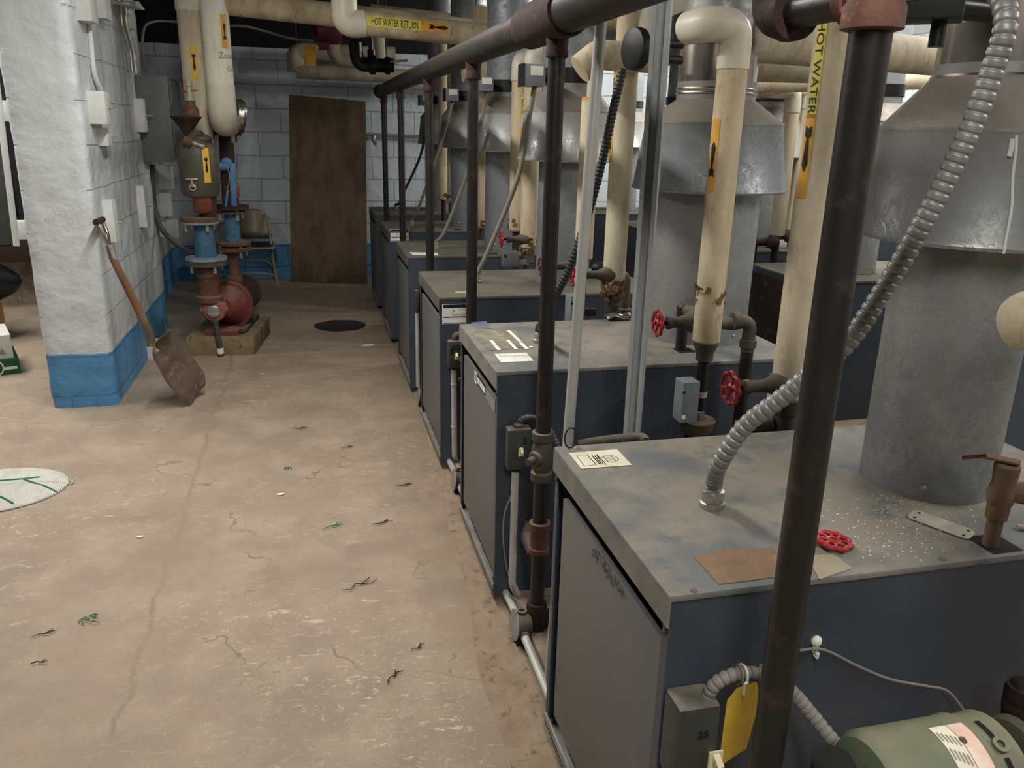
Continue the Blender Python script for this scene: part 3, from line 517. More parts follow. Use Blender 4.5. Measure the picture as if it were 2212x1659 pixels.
for i, (c, lb) in enumerate((((2.86, 2.56), 'vent pipe of the second row behind the nearest draft hood'), ((2.86, 3.85), 'second row vent pipe with dusty hood seen right of the hot water pipe'), ((2.85, 4.86), 'second row vent pipe with bright spangled hood behind the grey hood'), ((2.82, 6.05), 'second row vent pipe standing between white service pipes'), ((2.82, 7.2), 'rearmost vent pipe of the second row'))):
    hood(lb, c, .127, .222, RG, zs=(1.365, 1.575, 1.665, 1.70, 1.755), drumm='galvb')
# white drips on the nearest hood
def drip(pts, w):
    x, y = VC[0]; mb = MB()
    P = []
    for u, v in pts:
        # meet the tapered skirt
        best = PD(u, v, 1.6)
        for k in range(400):
            q = PD(u, v, 1.45+.001*k); f = (q.z-1.315)/(1.515-1.315); rr = .198*(1.02-.045*max(0, min(1, f)))
            if math.hypot(q.x-x, q.y-y) <= rr+.0015: best = q; break
        P.append(best)
    mb.tube(spline(P, .01), w, 6); return mb
drip([(2196, 292), (2194, 330), (2188, 380), (2186, 440), (2180, 480), (2172, 520), (2168, 548)], .0025).build('paint_drip', MAT['white'], hoods[0])
drip([(2187, 300), (2184, 325), (2180, 338)], .004).build('paint_drip', MAT['white'], hoods[0])

# ------------------------------------------------------------------ damper motors and flexible conduits
def box_motor(label, k, u0, v0, u1, v1, dist, d=.07):
    p = PD(u0, v0, dist); q = PD(u1, v1, dist); c = (p+q)/2
    x, y = VC[k]; w = .10; h = (p.z-q.z)
    t = thing('damper_motor', label, 'damper motor', (c.x, c.y, q.z), 'vent damper motors')
    MB().box((c.x-.045, c.y-.05, q.z), (c.x+.045, c.y+.05, p.z), .003).build('housing', MAT['boxl'], t)
    MB().box((c.x-.0475, c.y-.052, q.z-.002), (c.x-.0445, c.y+.052, p.z+.002)).build('end_cover', MAT['black'], t, smooth=False)
    patch(.055, h*.42, 'rating_label', MAT['paper'], t, (c.x+.008, c.y-.0505, p.z-h*.3), (1, 0, 0), (0, 0, 1))
    mid = V((c.x+.045, c.y, c.z+.005)); MB().cyl(mid, (x-.12, y, c.z+.0), .018, n=12).build('shaft', MAT['blackg'], t)
    return V((c.x+.012, c.y, q.z))
def flexible(label, pts, r, m, pitch, rib, name='flexible_conduit', group='flexible conduits to the boilers', fit=True, n=12):
    S = resample(spline(pts, .004), pitch/12) if rib else spline(pts, .02); o = thing(name, label, 'conduit', pts[0], group)
    MB().tube(S, r, n, True, rib, pitch).build('hose', MAT[m], o, ang=180)
    if fit:
        a = V(pts[0]); MB().lathe(a-V((0, 0, .0)), (0, 0, 1), [(r*1.5, -.002), (r*1.5, .012), (r*1.3, .014), (r*1.35, .036), (r*1.1, .038)], 16).build('connector', MAT['zinc'], o)
    return o
CB = [PZ(1537, 1095, BZ1), PZ(1163, 740, BZ1), PZ(1030, 612, BZ1), PZ(943, 537, BZ1), PZ(890, 486, BZ1), PZ(855, 452, BZ1)]
# first boiler: dark motor at the top of the picture
m0 = thing('damper_motor', 'dark damper motor with pale label high beside the nearest flue', 'damper motor', PD(2010, 40, 1.56), 'vent damper motors')
a = PD(1912, -60, 1.50); q = PD(2062, 52, 1.56)
c = PD(1992, 0, 1.55); u = V((math.cos(-.72), math.sin(-.72), 0)); w = V((-u.y, u.x, 0))
MB().obox(c+V((0, 0, .03)), u, w, V((0, 0, 1)), (.062, .04, .062), .004).build('housing', MAT['black'], m0)
patch(.05, .10, 'rating_label', MAT['residue'], m0, c+V((0, 0, .045))-w*.0405-u*.03, u, (0, 0, 1), None, .001)
MB().cyl(c+u*.03+V((0, 0, -.03)), c+u*.03+V((0, 0, -.07)), .012, n=10).build('stem', MAT['blackg'], m0)
MB().cyl(c+w*.03, V((VC[0][0]-.07, VC[0][1]-.06, c.z)), .02, n=10).build('shaft', MAT['blackg'], m0)
flexible('thick grey ribbed conduit rising from the nearest boiler lid towards upper right', [CB[0], CB[0]+V((.0, .0, .05)), PD(1556, 1000, 1.44), PD(1610, 920, 1.43), PD(1690, 858, 1.42), PD(1760, 800, 1.42), PD(1835, 735, 1.42), PD(1925, 600, 1.43), PD(2000, 470, 1.43), PD(2062, 350, 1.43), PD(2112, 240, 1.43), PD(2152, 130, 1.43), PD(2172, 60, 1.43), PD(2165, 0, 1.45), PD(2120, -60, 1.5)], .0165, 'flex', .0150, .0028)
mb = MB(); c = CB[0]; dcam = V((-c.x, -c.y, 0)).normalized(); s = dcam.cross(V((0, 0, 1)))
mb.obox(c+dcam*.021+V((0, 0, .030)), s, dcam, V((0, 0, 1)), (.014, .004, .012), .002); mb.lathe(c+dcam*.025+V((0, 0, .030)), dcam, [(.008, 0), (.008, .003), (.006, .004)], 12)
o = mb.build('conduit_clamp', MAT['zinc']); tag(o, 'zinc screw clamp at the foot of the thick grey ribbed conduit', 'clamp')
# second boiler: round black motor
m1 = thing('damper_motor', 'round black damper motor standing off the second flue collar', 'damper motor', PD(1372, 105, 2.55), 'vent damper motors')
c = PD(1376, 106, 2.58); ax = (V((VC[1][0], VC[1][1], c.z))-c).normalized(); ax = (ax+V((.35, -.25, 0))).normalized()
MB().lathe(c, ax, [(.050, -.022), (.058, -.018), (.060, 0), (.058, .010), (.045, .014)], 32).build('housing', MAT['black'], m1)
for s in (-1, 1): MB().cyl(c+V((0, 0, .022*s)), c+ax*.16+V((0, 0, .022*s)), .013, n=12).build('standoff', MAT['black'], m1)
patch(.05, .016, 'rating_label', MAT['paper'], m1, c+ax*.07+V((0, 0, .022))+V((-.012, -.012, .004)), ax, (0, 0, 1), None, .002)
MB().tube(bend([c+ax*.10+V((0, 0, .03)), c+ax*.10+V((0, 0, .075)), c+ax*.085+V((0, 0, .08))], .01), .012, 10).build('bracket', MAT['blackg'], m1)
flexible('black ribbed conduit dropping from the round damper motor to the second lid', [CB[1], CB[1]+V((0, 0, .05)), PD(1178, 690, 2.55), PD(1200, 640, 2.5), PD(1228, 585, 2.48), PD(1252, 520, 2.48), PD(1280, 430, 2.48), PD(1305, 330, 2.5), PD(1325, 235, 2.52), PD(1345, 150, 2.55)], .0130, 'flexd', .012, .0022)
dm = [(2, 1122, 139, 1176, 188, 3.62, 'grey damper motor box with white label beside the third flue collar'), (3, 1030, 165, 1059, 198, 4.75, 'grey damper motor box beside the fourth flue collar'), (4, 955, 191, 993, 219, 5.85, 'grey damper motor box beside the fifth flue collar'), (5, 908, 206, 926, 228, 6.95, 'small grey damper motor box beside the sixth flue collar')]
via = {2: [(1060, 530), (1118, 385), (1140, 270)], 3: [(958, 505), (985, 440), (1010, 370), (1040, 262)], 4: [(897, 465), (915, 420), (950, 320)], 5: [(862, 440), (870, 420), (905, 345), (918, 290)]}
cl = {2: 'thin grey conduit from the third lid up to its damper motor', 3: 'thin grey conduit from the fourth lid up to its damper motor', 4: 'thin grey conduit from the fifth lid up to its damper motor', 5: 'dark conduit from the farthest lid up to its damper motor'}
for k, u0, v0, u1, v1, dist, lb in dm:
    e = box_motor(lb, k, u0, v0, u1, v1, dist); b0 = math.hypot(CB[k].x, CB[k].y); n = len(via[k]); P = [CB[k], CB[k]+V((0, 0, .04))]
    for i, (uu, vv) in enumerate(via[k]): P.append(PD(uu, vv, b0+(math.hypot(e.x, e.y)-b0)*(i+1)/(n+1)))
    flexible(cl[k], P+[e], .011, 'cable' if k < 5 else 'flexd', .03, 0)
# ------------------------------------------------------------------ gas header and drop pipes
GX, GZ = .612, 1.765; GR = .047
PYS = [.848, 2.06, 3.13, 4.29, 5.58, 6.78]
g = thing('gas_header', 'thick rusty black header pipe running overhead along the boiler row', 'pipe', (GX, 3.5, GZ-GR))
MB().cyl((GX, 1.95, GZ), (GX, 7.08, GZ), GR-.001, n=28).build('header_pipe', MAT['steel2'], g)
MB().lathe((GX, 7.08, GZ), (0, 1, 0), [(GR+.006, -.06), (GR+.006, .012), (GR-.01, .02)], 24).build('end_cap', MAT['drust'], g)
MB().lathe((GX, 1.0, GZ), (0, 1, 0), [(GR+.001, -.9), (GR+.001, 1.10)], 24).build('header_pipe', MAT['steel2'], g)
MB().lathe((GX, 2.06, GZ), (0, 1, 0), [(GR+.008, -.09), (GR+.010, -.07), (GR+.010, .26), (GR+.006, .285)], 24).build('coupling', MAT['drust'], g)
DL = ['nearest black steel drop pipe crossing the picture, rusty tee at its top', 'second black drop pipe with plug valve in front of the second boiler', 'third black drop pipe hanging from the header', 'fourth black drop pipe hanging from the header', 'fifth black drop pipe hanging from the header', 'sixth and farthest black drop pipe of the header']
DG = 'gas drop pipes'
for k in range(6):
    y = PYS[k]; r = .0215 if k else .0232; x = GX
    t = thing('gas_drop_pipe', DL[k], 'pipe', (x, y, .06), DG)
    if k == 0:
        # tee on a short nipple with an elbow beyond it
        zt = 1.649
        MB().cyl((x, y, .05), (x, y, zt), r, n=24).build('pipe', MAT['steel'], t)
        mb = MB(); mb.lathe((x, y, zt), (0, 0, 1), [(.026, -.038), (.0335, -.036), (.0335, -.014), (.030, -.008), (.0295, .03), (.034, .033), (.034, .055), (.024, .057)], 26); mb.lathe((x, y+.0, zt), (0, 1, 0), [(.026, .0), (.027, .022), (.031, .024), (.031, .040)], 22); mb.build('tee', MAT['rustb'], t); MB().cyl((x, y, zt+.05), (x, y, GZ-GR+.003), r, n=18).build('pipe_top', MAT['steel'], t)
        MB().cyl((x, y+.04, zt), (x, y+.19, zt), r-.003, n=20).build('nipple', MAT['steel'], t)
        E = [(x, y+.155, zt), (x, y+.213, zt), (x, y+.213, zt+.06)]
        mb = MB(); mb.tube(bend(E, .04), .029, 18); mb.lathe((x, y+.158, zt), (0, 1, 0), [(.034, -.004), (.034, .018)], 18); mb.lathe((x, y+.213, zt+.038), (0, 0, 1), [(.034, 0), (.034, .022)], 18); mb.build('elbow', MAT['drust'], t)
        MB().cyl((x, y+.213, zt+.05), (x, y+.213, GZ-GR+.003), r-.002, n=18).build('riser', MAT['steel'], t)
    else:
        MB().cyl((x, y, .12), (x, y, GZ-GR-.03), r, n=20).build('pipe', MAT['steel'], t)
        MB().lathe((x, y, GZ-GR), (0, 0, 1), [(r+.001, -.05), (.028, -.048), (.028, -.032), (.026, -.028), (.030, .012)], 20).build('tee_outlet', MAT['drust'], t)
        MB().lathe((x, y, 0), (0, 0, 1), [(.027, .30), (.031, .302), (.031, .318), (.0275, .322), (.0275, .375), (.031, .378), (.031, .40), (.026, .402)], 20).build('coupling', MAT['rust'], t)
        mb = MB(); zv = .61
        mb.lathe((x, y, zv), (0, 0, 1), [(.024, -.075), (.032, -.073), (.032, -.05), (.024, -.046), (.030, -.03), (.034, 0), (.030, .03), (.024, .046), (.032, .05), (.032, .073), (.024, .075)], 16)
        mb.lathe((x, y, zv), (-.8, -.6, 0), [(.020, -.035), (.024, .03), (.020, .040), (.011, .042), (.011, .066)], 12); mb.build('plug_valve', MAT['iron'], t)
        mb = MB(); mb.lathe((x, y, 0), (0, 0, 1), [(.026, .04), (.033, .044), (.033, .10), (.030, .13), (.024, .132)], 18); mb.cyl((x, y, .075), (x+.12, y, .075), .026, n=16); mb.build('base_elbow', MAT['drust'], t)
# tall light conduit and strut channel in the first gap
a = PY(1226, 962, 1.80); b_ = PY(1302, 0, 1.80); d = b_-a
o = MB().cyl(a-d*.75, a+d*1.6, .0135, n=18); cut = o.bm
o = o.build('painted_conduit', MAT['emt']); tag(o, 'slim pale painted conduit standing right of the second drop pipe', 'conduit')
a = PY(1364, 952, 1.86); x, y = a.x, a.y
mb = MB(); prof = [(-.0205, -.0205), (.0205, -.0205), (.0205, .0205), (.010, .0205), (.010, .013), (.013, .013), (.013, .017), (.0175, .017), (.0175, -.0175), (-.0175, -.0175), (-.0175, .017), (-.013, .017), (-.013, .013), (-.010, .013), (-.010, .0205), (-.0205, .0205)]
ca, sa = math.cos(2.62), math.sin(2.62)
mb.prism([(x+(px*ca-py*sa), y+(px*sa+py*ca), .046) for px, py in prof], (0, 0, ZC-.047)); o = mb.build('strut_channel', MAT['strut'], smooth=False); tag(o, 'galvanised strut channel standing between the first and second boilers', 'strut channel')
# ------------------------------------------------------------------ insulated risers, valves, pipework of the boilers
def handwheel(mb, c, n, R, nsp=6, thick=.005):
    n = V(n).normalized(); u, w = ortho(n); c = V(c)
    pts = [c+(u*math.cos(a)+w*math.sin(a))*(R*(1+.07*math.cos(8*a))) for a in [2*PI*i/64 for i in range(64)]]
    mb.tube(pts, thick, 8, close=True)
    for k in range(nsp):
        a = 2*PI*k/nsp+.2; mb.cyl(c-n*.004, c+(u*math.cos(a)+w*math.sin(a))*R*.96, thick*.9, thick*.75, 8)
    mb.lathe(c-n*.008, n, [(.012, 0), (.013, .010), (.009, .014)], 14)
def valve(t, c, d, L, R=.042, bon=.020, wheel='red'):
    """gate valve side-arm: bonnet, stem and wheel along d from c"""
    c, d = V(c), V(d).normalized()
    MB().lathe(c, d, [(.034, -.02), (.036, .0), (.030, .014), (.022, .03), (bon*.8, .05), (bon*.8, L*.62), (bon, L*.64), (bon, L*.74), (bon*.55, L*.76)], 16).build('valve_bonnet', MAT['iron'], t)
    s = MB().cyl(c+d*L*.74, c+d*(L+.006), .0055, n=10).build('valve_stem', MAT['drust'], t)
    mb = MB(); handwheel(mb, c+d*L, d, R); o = mb.build('handwheel', MAT[wheel], t); o['label'] = 'red scalloped handwheel'; return o
def pipe_label(t, p, a, n, r, parts):
    """parts: (kind, offset along a, length, height, text)"""
    a = V(a).normalized(); n = (V(n)-a*V(n).dot(a)).normalized(); u = n.cross(a)
    for kind, o, L, h, tx in parts:
        q = V(p)+a*o
        if kind in ('yellow', 'yel2', 'orange'): st = patch(L, h, 'pipe_label', MAT[kind], t, q, a, u, r, .0012); st['label'] = 'yellow pipe label'
        elif kind == 'text':
            bm = text_bm(tx, 1); xs = [v.co.x for v in bm.verts]; ys = [v.co.y for v in bm.verts]; w = max(xs)-min(xs); hh = max(ys)-min(ys); cx, cy = (max(xs)+min(xs))/2, (max(ys)+min(ys))/2
            for v in bm.verts: v.co.x -= cx; v.co.y -= cy
            put_bm(bm, q, a, u, r, .0026, L/w, h/hh).build('label_text', MAT['ink'], st, smooth=False)
        elif kind == 'arrow': put_bm(arrow_bm(L, h), q, a, u, r, .0026).build('label_arrow', MAT['ink'], st, smooth=False)
        elif kind == 'rarrow': put_bm(arrow_bm(L, h), q, -a, -u, r, .0026).build('label_arrow', MAT['ink'], st, smooth=False)
def rag_edge(t, c, r, z0, name='torn_wrap', n=44, m='fibre'):
    rnd = random.Random(int(c[0]*100)+int(c[1]*77)); mb = MB()
    for i in range(n):
        a = rnd.random()*2*PI; z = z0+rnd.random()*.07; w = .006+rnd.random()*.012; h = .008+rnd.random()*.02; q = r+.001+rnd.random()*.007
        p = V((c[0]+math.cos(a)*q, c[1]+math.sin(a)*q, z)); s = V((-math.sin(a), math.cos(a), 0)); k = V((math.cos(a), math.sin(a), 0))*rnd.uniform(-.006, .012)+V((0, 0, h))
        mb.face([p-s*w, p+s*w*.6, p+s*w+k*.7, p-s*w*.2+k])
    return mb.build(name, MAT[m], t, smooth=False)
def axis(u, v, y): p = PY(u, v, y); return p.x, p.y
def left_n(x, y, f=.75):
    c = V((-x, -y, 0)).normalized(); l = V((c.y, -c.x, 0)); l = -V((-c.y, c.x, 0)) if V((-c.y, c.x, 0)).x > 0 else V((-c.y, c.x, 0)); return (c*math.sqrt(1-f*f)+l*f)
RGN = 'insulated service pipes of the boilers'
# A: riser against the second boiler, elbow at top
def riserA(k, label, base, mid, y, r, ztop, arm=True):
    x, _ = axis(*mid, y); z0 = zat(*base, x, y); t = thing('insulated_riser', label, 'pipe', (x, y, z0), RGN)
    MB().lathe((x, y, 0), (0, 0, 1), [(r*.8, z0), (r, z0+.01), (r*1.01, (z0+ztop)/2), (r, ztop-.07)], 28).build('pipe_wrap', MAT['wrapd' if k < 3 else 'wrap'], t)
    mb = MB(); R = r*1.07
    if arm: P = bend([(x, y, ztop-.11), (x, y, ztop), (x-.085, y-.01, ztop), (x-.09, y+.10, ztop)], .05, 10)
    else: P = bend([(x, y, ztop-.11), (x, y, ztop), (x+.02, y+.22, ztop)], .07, 10)
    mb.tube(P, R, 24); mb.build('elbow_cover', MAT['fitt'], t); return t, x, z0
t, x, z0 = riserA(1, 'white insulated pipe with upward arrow label at the second boiler, torn wrap near its foot', (1530, 742), (1548, 500), 2.15, .041, zat(1578, 55, PY(1548, 500, 2.15).x, 2.15))
n = left_n(x, 2.15, .70); za, zb = zat(1533, 257, x, 2.15), zat(1530, 412, x, 2.15)
pipe_label(t, (x, 2.15, (za+zb)/2), (0, 0, 1), n, .0415, [('orange', 0, za-zb, .026, ''), ('arrow', -.01, (za-zb)*.5, .018, '')])
rag_edge(t, (x-.004, 2.148), .040, zat(1545, 660, x, 2.15), n=26)
# fittings below it
MB().lathe((x, 2.15, z0), (0, 0, 1), [(.020, -.055), (.026, -.052), (.026, -.03), (.036, -.006), (.036, .012)], 16).build('reducer', MAT['iron'], t)
zf = zat(1516, 912, x-.02, 2.13); MB().cyl((x, 2.15, z0-.05), (x, 2.15, zf), .017, n=16).build('drop_pipe', MAT['steel'], t)
mb = MB(); mb.lathe((x-.01, 2.145, zf), (0, 0, 1), [(.03, -.05), (.052, -.03), (.056, -.012), (.056, .0), (.03, .006), (.022, .03)], 20); mb.build('pump_flange', MAT['iron'], t)
MB().lathe((x-.01, 2.145, zf), (0, 0, 1), [(.059, -.004), (.059, .002)], 20).build('gasket', MAT['rust'], t)
MB().cyl((x-.01, 2.145, .05), (x-.01, 2.145, zf-.045), .03, n=16).build('lower_pipe', MAT['steel'], t)
bx_ = PY(1490, 868, 2.10); ch = zat(1487, 822, bx_.x, 2.1); cl = zat(1487, 910, bx_.x, 2.1)
ab = thing('aquastat_box', 'small grey control box strapped to the black pipe in front of the second boiler', 'control box', (bx_.x, 2.10, cl))
MB().box((bx_.x-.032, 2.085, cl), (bx_.x+.022, 2.145, ch), .004).build('housing', MAT['boxl'], ab)
MB().cyl((bx_.x-.029, 2.0849, ch-.03), (bx_.x-.029, 2.083, ch-.03), .005, n=12).build('knockout', MAT['ink'], ab)
patch(.012, .014, 'square_label', MAT['paper'], ab, (bx_.x-.024, 2.085, cl+.02), (1, 0, 0), (0, 0, 1))
MB().lathe((x, 2.15, (ch+cl)/2-.005), (0, 0, 1), [(.019, 0), (.019, .018)], 18).build('strap', MAT['residue'], ab)
# valve arm and cross pipe behind it
zv = zat(1450, 690, x-.06, 2.235); xv = PY(1497, 692, 2.20).x
valve(t, (xv, 2.20, zv), (-1, .0, 0), xv-PY(1421, 690, 2.20).x, .036)
zp = BZ1; xt = PZ(1470, 755, BZ1).x; yt = PZ(1470, 755, BZ1).y
MB().lathe((xt, yt, 0), (0, 0, 1), [(.0185, BZ1-.03), (.0185, zv-.035), (.024, zv-.033), (.024, zv-.0), (.016, zv+.008)], 16).build('boiler_nipple', MAT['steel'], t)
xe = PY(1620, 705, 2.19).x; ze = zat(1600, 690, xe, 2.19)
mb = MB(); mb.tube(bend([(xt, yt, zv-.012), (xt+.05, 2.20, zv-.012), (xe, 2.19, ze), (xe, 2.19, ze-.10)], .04), .0205, 16); mb.build('cross_pipe', MAT['iron'], t)
MB().lathe((xe-.055, 2.19, ze), (1, 0, 0), [(.026, -.006), (.026, .014)], 16).build('elbow_band', MAT['iron'], t); MB().lathe((xe, 2.19, ze-.075), (0, 0, 1), [(.026, -.010), (.026, .014)], 16).build('elbow_band', MAT['iron'], t)
MB().cyl((xe, 2.19, ze-.08), (xe, 2.19, .05), .0195, n=16).build('return_pipe', MAT['steel'], t)
MB().obox((xv+.01, 2.19, zv-.04), (.75, 0, .55), (0, 1, 0), (-.55, 0, .75), (.035, .001, .0012)).build('tie_wire', MAT['zinc'], t)
mb = MB(); mb.box((xv+.008, 2.165, zv-.075), (xv+.03, 2.19, zv-.03), .003); mb.build('orange_tape', MAT['orange'], t)

# B: hot water pipe between first and second boilers
def riserB(k, label, ref, base_v, y, r, ztop, m='wrap'):
    x, _ = axis(*ref, y); z0 = zat(ref[0], base_v, x, y); t = thing('insulated_riser', label, 'pipe', (x, y, z0), RGN)
    MB().lathe((x, y, 0), (0, 0, 1), [(r*.75, z0), (r, z0+.012), (r*1.01, (z0+ztop)/2), (r, ztop)], 28).build('pipe_wrap', MAT[m], t); return t, x, z0
t, x, z0 = riserB(1, 'large insulated pipe lettered HOT WATER with downward arrow, behind the nearest black pipe', (1750, 500), 868, 1.79, .0475, ZC)
n = left_n(x, 1.79, .66); zA = zat(1775, 50, x, 1.79); zB = zat(1770, 247, x, 1.79); zC_ = zat(1730, 425, x, 1.79); zD, zE = zat(1745, 272, x, 1.79), zat(1735, 372, x, 1.79)
pipe_label(t, (x, 1.79, 0), (0, 0, -1), n, .048, [('yel2', -(zA+zB)/2-.06, zA-zB+.14, .027, ''), ('text', -(zA+zB)/2, zA-zB, .0205, 'HOT WATER'), ('orange', -(zB+zC_)/2, zB-zC_, .027, ''), ('arrow', -(zD+zE)/2, zD-zE, .019, '')])
zv = zat(1600, 828, x-.1, 1.79); xw = PY(1580, 831, 1.77).x
valve(t, (x-.035, 1.782, zv), (-1, -.05, .0), x-.035-xw, .040)
mb = MB(); mb.lathe((x, 1.79, z0), (0, 0, 1), [(.03, -.12), (.03, -.04), (.036, -.036), (.036, .006)], 16); mb.cyl((x-.03, 1.80, z0-.07), (x-.12, 1.83, z0-.09), .022, n=14); mb.build('valve_body', MAT['iron'], t)
MB().cyl((x, 1.79, .05), (x, 1.79, z0-.11), .024, n=16).build('lower_pipe', MAT['steel'], t)
rag_edge(t, (x, 1.79), .046, z0-.01, n=14, m='wrapg')
# same pair at the following gaps
def near_n(x, y): return V((-x, -y, 0)).normalized()
t, x, z0 = riserB(2, 'insulated pipe with orange arrow label right of the painted conduit, torn at its foot', (1330, 530), 628, 2.99, .044, zat(1356, 140, PY(1330, 530, 2.99).x, 2.99)+.9, 'wrap')
n = left_n(x, 2.99, .93); z1, z2, z3, z4 = [zat(1330, q, x, 2.99) for q in (120, 235, 245, 350)]
pipe_label(t, (x, 2.99, 0), (0, 0, -1), n, .0445, [('yel2', -(z1+z2)/2, z1-z2, .026, ''), ('text', -(z1+z2)/2, z1-z2, .019, 'HOT WATER'), ('orange', -(z3+z4)/2, z3-z4, .026, ''), ('arrow', -(z3+z4)/2+.0, (z3-z4)*.55, .018, '')])
rag_edge(t, (x, 2.99), .043, z0-.03, n=60); rag_edge(t, (x, 2.99), .040, z0-.05, 'torn_foil', 16, 'foil')
zv = zat(1290, 580, x, 2.98); valve(t, (x-.03, 2.98, zv-.02), (-1, 0, 0), x-.03-PY(1238, 603, 2.98).x, .038)
MB().lathe((x, 2.99, z0), (0, 0, 1), [(.018, .04-z0), (.018, -.09), (.03, -.085), (.03, .0)], 16).build('valve_body', MAT['iron'], t)
xe = PY(1352, 610, 3.08).x; ze = zat(1352, 592, xe, 3.08); mb = MB(); mb.tube(bend([(x, 3.06, ze), (xe, 3.08, ze), (xe, 3.08, .06)], .035), .019, 14); mb.lathe((xe, 3.08, zat(1345, 670, xe, 3.08)), (0, 0, 1), [(.03, -.02), (.03, .006), (.026, .01)], 16); mb.build('return_pipe', MAT['iron'], t)
bx_ = PY(1248, 665, 2.93); ch, cl = zat(1248, 637, bx_.x, 2.93), zat(1248, 700, bx_.x, 2.93)
ab = thing('aquastat_box', 'small grey control box in front of the third boiler', 'control box', (bx_.x, 2.93, cl)); MB().box((bx_.x-.04, 2.9, cl), (bx_.x+.02, 2.97, ch), .004).build('housing', MAT['boxl'], ab); MB().cyl((bx_.x-.034, 2.8995, ch-.025), (bx_.x-.034, 2.897, ch-.025), .005, n=10).build('knockout', MAT['ink'], ab); MB().box((bx_.x-.006, 2.97, cl+.02), (bx_.x+.09, 2.985, cl+.05)).build('bracket', MAT['iron'], ab)
t, x, z0 = riserB(2, 'short stub of insulated pipe with raw top edge and yellow arrow, left of the conduit', (1268, 400), 563, 3.28, .0385, zat(1268, 217, PY(1268, 400, 3.28).x, 3.28), 'wrap')
zt = zat(1268, 217, x, 3.28); MB().lathe((x, 3.28, zt), (0, 0, 1), [(.0375, -.02), (.0375, .012), (.028, .012), (.028, -.02)], 24, False).build('raw_edge', MAT['orange'], t)
n = near_n(x, 3.28)+V((.55, 0, 0)); z1, z2, z3 = [zat(1290, q, x, 3.28) for q in (322, 420, 470)]
pipe_label(t, (x, 3.28, 0), (0, 0, 1), n, .039, [('yel2', (z1+z3)/2, z1-z3, .022, ''), ('arrow', (z1+z3)/2-.0, (z1-z3)*.62, .016, '')])
mb = MB(); mb.cyl((x, 3.28, zt-.05), (x, 3.28, zt+.12), .019, n=14); mb.tube(bend([(x, 3.28, zt+.11), (x, 3.28, zt+.16), (x+.30, 3.30, zt+.165)], .045), .040, 20); mb.build('upper_arm', MAT['fitt'], t)
valve(t, (x-.03, 3.27, zat(1240, 572, x, 3.28)), (-1, 0, 0), .16, .034, wheel='redd'); MB().cyl((x, 3.28, z0+.01), (x, 3.28, .04), .018, n=12).build('boiler_nipple', MAT['drust'], t)
MB().sphere((x+.06, 3.22, zat(1300, 575, x, 3.28)), .03, 14, (1.5, 1, .8)).build('valve_body', MAT['black'], t)
lbl = {3: ('insulated pipe with torn brown foot at the fourth boiler', 'insulated pipe lettered along its edge beside the fourth vent'), 4: ('insulated pipe beside the fifth vent, brown stained lower end', 'insulated pipe behind the black drop pipe at the fifth boiler'), 5: ('insulated pipe at the sixth boiler, nearer of the far pair', 'insulated pipe at the sixth boiler, rear one of the far pair')}
